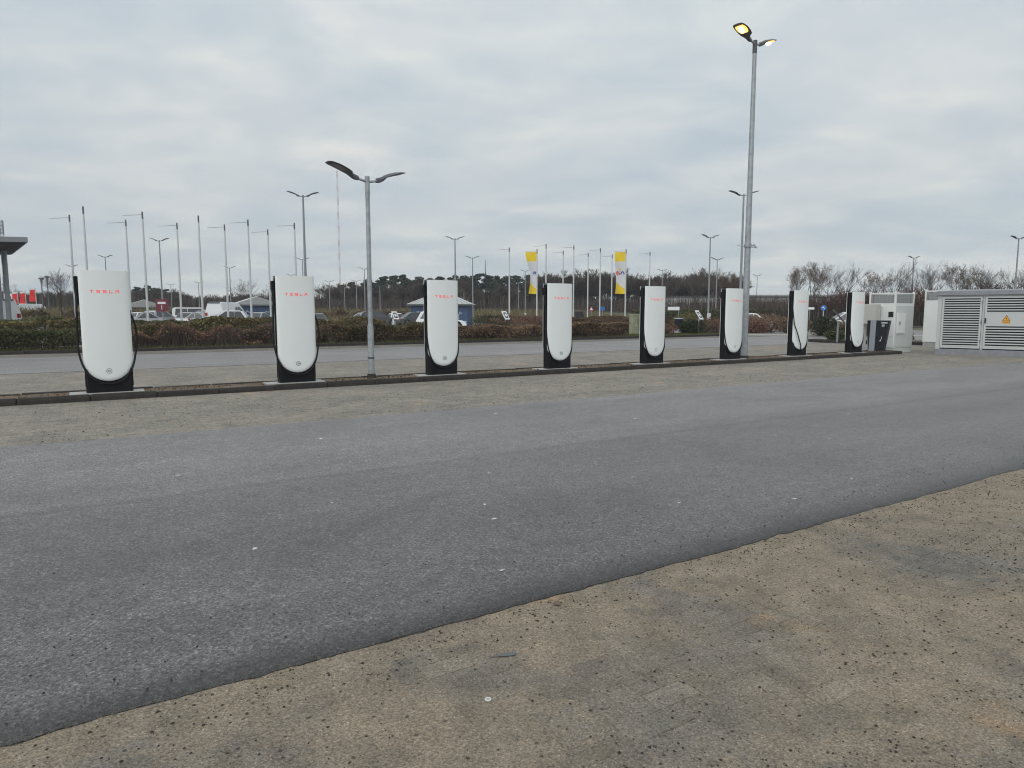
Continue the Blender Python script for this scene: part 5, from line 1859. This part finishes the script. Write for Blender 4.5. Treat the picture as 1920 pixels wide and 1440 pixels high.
hut('blue hut with graffiti and pale gabled roof between the first two charging posts', -30.2, 80, 5.0, 4.8, 2.35, 0.95, R(26), False, 0.35, 3)
hut('blue hut with a pale hipped roof behind the third charging post', -7.75, 76, 6.2, 4.6, 2.35, 1.25, R(-2), True, 0.45, 8)
h0 = hut('low hut with a pale gabled roof far off, right of the first charging post', -51.2, 95, 5.4, 4.4, 2.2, 1.0, R(25), False, 0.5, 5)

cn = thing('canopy', 'grey flat canopy on two round columns at the left edge', 'canopy', (-29.2, 41.4, 0), A)
cq = [Vector((x, y, 0)) - Vector((-29.2, 41.4, 0)) for x, y in ((-29.2, 41.4), (-36.4, 49.9), (-58, 44.5), (-49, 36.2))]
cq = [Matrix.Rotation(-A, 3, 'Z') @ q for q in cq]
MB().add([(q.x, q.y, 5.72) for q in cq] + [(q.x, q.y, 6.02) for q in cq], [(0, 3, 2, 1), (4, 5, 6, 7), (0, 1, 5, 4), (1, 2, 6, 5), (2, 3, 7, 6), (3, 0, 4, 7)][0:6]).build('fascia', 'canopy_fascia', cn)
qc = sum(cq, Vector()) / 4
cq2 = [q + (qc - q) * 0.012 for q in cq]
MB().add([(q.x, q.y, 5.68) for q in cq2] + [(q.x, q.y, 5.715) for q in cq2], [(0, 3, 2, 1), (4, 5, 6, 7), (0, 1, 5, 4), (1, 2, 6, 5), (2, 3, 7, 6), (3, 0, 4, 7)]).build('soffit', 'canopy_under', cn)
for (px, py, Y) in ((-34.95, 46.4, 0), (-34.1, 46.0, 0)):
    t0, s0 = TS(-29.2, 41.4)
    t1, s1 = TS(px, py)
    MB().tube([(t1 - t0, s1 - s0, 0), (t1 - t0, s1 - s0, 5.7)], 0.15, 14).build('column', 'galv_far', cn, True)

bd_ = thing('long_building', 'long low white building seen through the trees at right', 'building', (40.8, 112, 0), R(4))
MB().box(-14.5, 22, 0, 14, 0, 4.0).build('wall', 'facade_white', bd_)
MB().box(-14.7, 22.2, -.2, 14.2, 4.0, 4.2).build('roof', 'roof_dark', bd_)
for k in range(17):
    x0 = -13.8 + k * 2.1
    w_ = MB().bbox(x0, x0 + 1.5, -.05, .02, 2.2, 3.2, .01).build('window', 'glass_dark', bd_)
bd2 = thing('far_building', 'flat white hall far behind the trees at far right', 'building', (66, 150, 0), R(-4))
MB().box(-14, 30, 0, 20, 0, 5.2).build('wall', 'facade_white', bd2)
MB().box(-14.2, 30.2, -.2, 20.2, 5.2, 5.5).build('roof', 'roof_pale', bd2)
for k in range(10):
    MB().box(-12 + k * 4, -9.6 + k * 4, -.05, .02, 2.4, 3.8).build('window', 'glass_dark', bd2)


def lattice(name, label, x, y, h, wd, bands, guy=False, bay=None, dark='mast_red'):
    th = thing(name, label, 'mast', (x, y, 0), R(20))
    n = bands
    for k in range(n):
        z0, z1 = h * k / n, h * (k + 1) / n
        b = MB()
        cor = [(-wd / 2, -wd / 2), (wd / 2, -wd / 2), (wd / 2, wd / 2), (-wd / 2, wd / 2)]
        leg = wd * .11
        for (cx, cy) in cor:
            b.box(cx - leg, cx + leg, cy - leg, cy + leg, z0, z1)
        nb = max(1, int((z1 - z0) / (bay or wd * 1.2)))
        for q in range(nb):
            za, zb = z0 + (z1 - z0) * q / nb, z0 + (z1 - z0) * (q + 1) / nb
            for j in range(4):
                p, r_ = cor[j], cor[(j + 1) % 4]
                b.tube([(*p, za), (*r_, zb)], leg * .6, 3, cap=False)
                b.tube([(*r_, za), (*p, zb)], leg * .6, 3, cap=False)
        b.build('mast_section', dark if k % 2 == 0 else 'mast_white', th)
    if guy:
        g_ = MB()
        for j in range(3):
            for zz in (h * .45, h * .9):
                a_ = 2.1 * j
                g_.tube([(0, 0, zz), (zz * .6 * math.cos(a_), zz * .6 * math.sin(a_), 0)], .02, 3)
        g_.build('guy_wires', 'galv_far', th)
    return th


lattice('radio_mast', 'very tall red and white radio mast fading into the sky behind the lamp head', -378.2, 1500, 307.6, 2.5, 21, True)
lattice('lattice_mast', 'slim pale lattice mast rising above the canopy', -111.4, 150, 21.6, 0.62, 7, dark='galv_far')
ant = thing('antenna_mast', 'thin dark antenna rising above the pines', 'mast', (-11.69, 300, 0), 0)
MB().tube([(0, 0, 0), (0, 0, 16), (0, 0, 24.7)], [.28, .22, .1], 6).build('shaft', 'lamp_grey', ant)
MB().tube([(0, 0, 15.5), (0, 0, 19)], .4, 6).build('aerials', 'lamp_grey', ant)
MB().tube([(-1.1, 0, 12.6), (1.1, 0, 12.6)], .1, 4).build('cross_arm', 'lamp_grey', ant)

# ================================================================== SMALL STREET FURNITURE
gc = thing('utility_cabinet', 'weathered pale green utility cabinet left of the fifth charging post', 'cabinet', (8.2, 44.5, 0.05), R(20))
MB().bbox(-.48, .48, -.2, .2, 0, 1.28, .015).build('case', 'cabinet_green', gc)
MB().bbox(-.52, .52, -.24, .24, 1.281, 1.36, .02).build('lid', 'cabinet_green', gc)
for x in (-.28, -.1, .02, .2, .33):
    MB().box(x, x + .02 + .02 * random.random(), -.206, -.199, .2 + .5 * random.random(), 1.1 + .1 * random.random()).build('dirt_streak', 'cabinet_streak', gc)
MB().box(-.008, .008, -.208, -.198, .06, 1.25).build('door_seam', 'cabinet_streak', gc)

bn = thing('litter_bin', 'dark grey litter bin on a side post by the lawn', 'bin', (11.8, 48, 0.06), R(10))
b = MB()
b.tube([(0, 0, .30), (0, 0, .32), (0, 0, 1.0)], [.26, .28, .31], 16)
b.build('bucket', 'bin_navy', bn, True)
MB().tube([(0, 0, 1.001), (0, 0, 1.06)], [.33, .30], 16).build('hood', 'bin_grey', bn, True)
MB().tube([(.34, 0, 0), (.34, 0, 1.1)], .035, 8).build('post', 'pole_tip', bn, True)


def board(label, x, y, zc_, tilt, rz, wd=.62, ht=.85, back=False, post='galv_far', base=0.05):
    th = thing('sign_board', label, 'sign', (x, y, base), rz, 'tilted pictogram boards')
    MB().tube([(0, .03, 0), (0, .02, zc_ - .25)], .045, 8).build('post', post, th, True)
    mt = Matrix.Translation((0, 0, zc_)) @ Matrix.Rotation(tilt, 4, 'X')
    MB().box(-wd / 2, wd / 2, -.02, .02, -ht / 2, ht / 2, 0, mt).build('plate', 'sign_white' if not back else 'lamp_grey', th)
    if not back:
        MB().box(-wd * .33, wd * .33, -.026, -.02, -ht * .34, ht * .34, 0, mt).build('pictogram_field', 'sign_black', th)
        rg_ = MB()
        c_ = mt @ Vector((0, -.03, 0))
        rg_.disc(c_, wd * .23, (mt.to_3x3() @ Vector((0, -1, 0))), .006, 16, 0, wd * .12)
        rg_.box(-.03, .03, -.034, -.027, -ht * .22, ht * .22, 0, mt)
        rg_.build('pictogram', 'sign_white', th)
    return th


board('tilted white pictogram board on a pale post by the lawn', 12.69, 46, 1.25, R(-34), R(48), .5, .72, post='pole_white', base=0.09)
board('tilted white pictogram board above the brown hedge, left of the fourth charging post', -.47, 50, 1.25, R(-34), R(48), .5, .72)
board('small tilted white pictogram board left of the third charging post', -8.6, 50, 1.25, R(-30), R(45), .45, .65)
board('dark back of a tilted board just right of the fourth charging post', 5.19, 52, 1.2, R(-34), R(155), .7, .85, True)
board('dark back of a tilted board on a bent post before the last charging post', 15.9, 33, 1.27, R(-40), R(70), .5, .8, True)

rs = thing('road_sign', 'round blue direction sign on a thin post between the last two charging posts', 'sign', (27.51, 60, 0), R(-20))
MB().tube([(0, 0, 0), (0, 0, 1.75)], .03, 8).build('post', 'pole_white', rs)
MB().disc((0, -.04, 1.92), .24, (0, -1, 0), .02, 24).build('disc', 'sign_blue', rs)
ar = MB().prism([(-.12, 1.98), (.04, 2.06), (.02, 1.98), (.12, 1.84), (.07, 1.82), (-.03, 1.95), (-.09, 1.89)], -.058, -.051)
ar.build('arrow', 'sign_white', rs)
rs = thing('road_sign', 'small white direction plate on a thin post right of the slung-cable charging post', 'sign', (26.28, 60, 0), R(-20))
MB().tube([(0, 0, 0), (0, 0, 2.0)], .03, 8).build('post', 'galv_far', rs)
MB().box(-.38, .38, -.05, -.035, 1.78, 1.98).build('plate', 'sign_white', rs)
rs = thing('notice_board', 'small white notice plate on a post just right of the fifth charging post', 'sign', (14.27, 60, 0), R(-10))
MB().tube([(.45, 0, 0), (.45, 0, 2.05)], .035, 8).build('post', 'galv_far', rs)
MB().box(-.5, .5, -.05, -.035, 1.72, 2.02).build('plate', 'sign_white', rs)
rs = thing('height_bar', 'thin white gallows post left of the slung-cable charging post', 'sign post', (22.54, 55, 0), R(0))
MB().tube([(0, 0, 0), (0, 0, 2.8)], .04, 8).build('post', 'galv_far', rs)
MB().tube([(-.1, 0, 2.78), (1.2, 0, 2.82)], .035, 6).build('bar', 'galv_far', rs)
for (x, y, m_, lab) in ((9.1, 78, 'tri', 'tiny triangular warning sign right of the fourth charging post'), (10.4, 78, 'sign_blue', 'tiny blue square sign among the right-hand flagpoles')):
    rs = thing('road_sign', lab, 'sign', (x, y, 0), 0)
    MB().tube([(0, 0, 0), (0, 0, 2.1)], .035, 6).build('post', 'galv_far', rs)
    if m_ == 'tri':
        MB().prism([(-.28, 1.75), (.28, 1.75), (0, 2.25)], -.06, -.045).build('plate', 'sign_red', rs)
        MB().prism([(-.18, 1.81), (.18, 1.81), (0, 2.13)], -.068, -.061).build('field', 'sign_white', rs)
    else:
        MB().box(-.24, .24, -.06, -.045, 1.75, 2.2).build('plate', m_, rs)
rs = thing('info_sign', 'white and grey parking information sign left of the red banners', 'sign', (-55.5, 75, 0), R(15))
MB().tube([(0, 0, 0), (0, 0, 3.6)], .06, 8).build('post', 'pole_tip', rs)
MB().box(-.4, .4, -.1, -.06, 2.9, 3.6).build('plate', 'sign_white', rs)
MB().box(-.28, .28, -.108, -.1, 2.98, 3.3).build('print', 'sign_black', rs)

# ================================================================== LITTER AND GRIT
OC = [(1, 0, 0), (-1, 0, 0), (0, 1, 0), (0, -1, 0), (0, 0, .8), (0, 0, -.5)]
OF = [(0, 2, 4), (2, 1, 4), (1, 3, 4), (3, 0, 4), (2, 0, 5), (1, 2, 5), (3, 1, 5), (0, 3, 5)]


def grit(name, label, fn, n, smin, smax, mat):
    b = MB()
    for _ in range(n):
        t, s, z = fn()
        r = smin + (smax - smin) * random.random() ** 2.6
        ph = random.uniform(0, 6.28)
        cc, ss = math.cos(ph), math.sin(ph)
        el_ = random.uniform(.55, 1.0)
        vs = []
        for x, y, zz in OC:
            x, y, zz = x * r * random.uniform(.7, 1.2), y * r * el_ * random.uniform(.7, 1.2), zz * r * random.uniform(.5, .9)
            p = W(t + x * cc - y * ss, s + x * ss + y * cc, z + zz + r * .25)
            vs.append(p)
        b.add(vs, OF)
    return tag(b.build(name, mat), label, 'grit', kind='stuff')


def on_pavers():
    while True:
        t = random.uniform(-.8, 9.5)
        s = random.uniform(.3, S_NEAR - .02)
        d = mnoise.noise(Vector((t * .8, s * .8, 9.0))) + .6 * mnoise.noise(Vector((t * 3.1, s * 3.1, 2.0)))
        if random.random() < .10 + max(0, d) * 1.2 + (.16 if t > 2.6 else 0) + 1.5 * math.exp(-((t - 4.55) ** 2 + (s - 1.95) ** 2) / .05) + (.35 if s > S_NEAR - .25 else 0):
            return t, s, max(0.0, sand_h(t, s))


def on_road():
    t = random.uniform(-4, 12)
    return t, random.uniform(S_NEAR + .1, 8.8) if random.random() < .5 else S_NEAR + .05 + abs(random.gauss(0, .5)), 0.026


grit('grit', 'dark crumbs and small stones scattered over the foreground pavers', on_pavers, 16000, 0.0013, 0.0088, 'crumb')
grit('road_grit', 'dark crumbs scattered over the asphalt', on_road, 2200, 0.002, 0.0085, 'crumb')
grit('pale_grit', 'pale grains among the dirt on the foreground pavers', on_pavers, 700, 0.0012, 0.0035, 'gum')


def bay_pt():
    return random.uniform(-6, 24), random.uniform(9.1, 13.2), 0.0


grit('bay_grit', 'dark crumbs on the paved parking bays', bay_pt, 1500, 0.005, 0.017, 'crumb')

GUM = [(0.79, 4.26, .02), (2.35, 4.0, .017), (2.47, 4.35, .014), (1.5, 5.0, .012), (3.75, 3.6, .014), (4.0, 4.4, .013), (4.6, 3.2, .016), (5.6, 3.35, .014), (-0.7, 4.4, .02), (-1.2, 6.2, .03), (0.6, 6.6, .022), (7.2, 4.6, .018), (3.0, 5.2, .016), (-.45, 2.95, .013), (1.9, 3.15, .012), (9.2, 5.6, .022), (2.2, 7.7, .03), (4.9, 8.3, .03), (6.3, 6.9, .022)]
for i, (t, s, r) in enumerate(GUM):
    p = W(t, s)
    b = MB()
    n = 11
    rr = [r * random.uniform(.6, 1.15) for _ in range(n)]
    b.add([(rr[k] * math.cos(6.283 * k / n) * 1.3, rr[k] * math.sin(6.283 * k / n) * .8, 0) for k in range(n)] + [(rr[k] * .75 * math.cos(6.283 * k / n) * 1.3, rr[k] * .75 * math.sin(6.283 * k / n) * .8, .0022) for k in range(n)],
          [(k, (k + 1) % n, n + (k + 1) % n, n + k) for k in range(n)] + [tuple(range(n, 2 * n))])
    o = b.build('gum_spot', 'gum')
    o.location = (p.x, p.y, 0.0285 if s > 3.1 else 0.024)
    o.rotation_euler = (0, 0, random.uniform(0, 3))
    tag(o, 'small pale trodden spot on the dark asphalt', 'litter', 'pale spots on the asphalt')

# three single things lying on the foreground pavers
p = W(1.212, 2.115)
o = thing('bottle_cap', 'round white trodden cap lying on the foreground pavers', 'litter', (p.x, p.y, 0.003), 0)
MB().disc((0, 0, .002), .013, (0, 0, 1), .004, 18, 0, .007).build('rim', 'gum', o)
MB().disc((0, 0, .0012), .0072, (0, 0, 1), .002, 14).build('centre', 'slab', o)
p = W(1.43, 2.37)
b = MB()
sp_ = [(-.062, 0), (-.03, .006), (0, .012), (.03, .017), (.05, .016), (.062, .008)]
b.loft([[(x, -wd_ * .55, .002), (x, 0, .007 + .006 * math.sin(x * 40)), (x, wd_ * .55, .003), (x, 0, .001)] for x, wd_ in [(a_, c_ + .002) for a_, c_ in sp_]])
o = b.build('dead_leaf', 'leaf_dead')
o.location = (p.x, p.y, .004)
o.rotation_euler = (0, 0, R(12))
tag(o, 'curled blue-grey dead leaf lying on the foreground pavers', 'leaf')
p = W(1.93, 2.66)
b = MB()
pts_, fcs = [], []
n = 8
for j, (zz, rr) in enumerate(((-.004, .010), (.004, .016), (.011, .013), (.015, .006))):
    for k in range(n):
        q = rr * random.uniform(.85, 1.15)
        pts_.append((q * 1.3 * math.cos(6.283 * k / n), q * math.sin(6.283 * k / n), zz))
for j in range(3):
    for k in range(n):
        fcs.append((j * n + k, j * n + (k + 1) % n, (j + 1) * n + (k + 1) % n, (j + 1) * n + k))
fcs.append(tuple(range(3 * n, 4 * n)))
b.add(pts_, fcs)
o = b.build('stone', 'pebble', None, True)
o.location = (p.x, p.y, .006)
tag(o, 'single brown stone lying at the edge of the asphalt', 'stone')

# ================================================================== HAZE
USE_HAZE = True
if USE_HAZE:
    hz = MB().box(-1300, 900, -60, 1900, -1.2, 330)
    m = bpy.data.materials.new('haze')
    m.use_nodes = True
    t = m.node_tree
    t.nodes.clear()
    out = N(t, 'ShaderNodeOutputMaterial')
    pv = N(t, 'ShaderNodeVolumePrincipled')
    pv.inputs['Color'].default_value = (0.86, 0.92, 1.0, 1)
    pv.inputs['Density'].default_value = 0.0004
    pv.inputs['Anisotropy'].default_value = 0.0
    L(t, pv.outputs[0], out.inputs['Volume'])
    MATS['haze'] = m
    o = hz.build('haze', 'haze')
    tag(o, 'thin pale winter haze over the whole place', 'haze', kind='stuff')
print('ALL DONE', len(bpy.data.objects), sum(len(m_.polygons) for m_ in bpy.data.meshes))
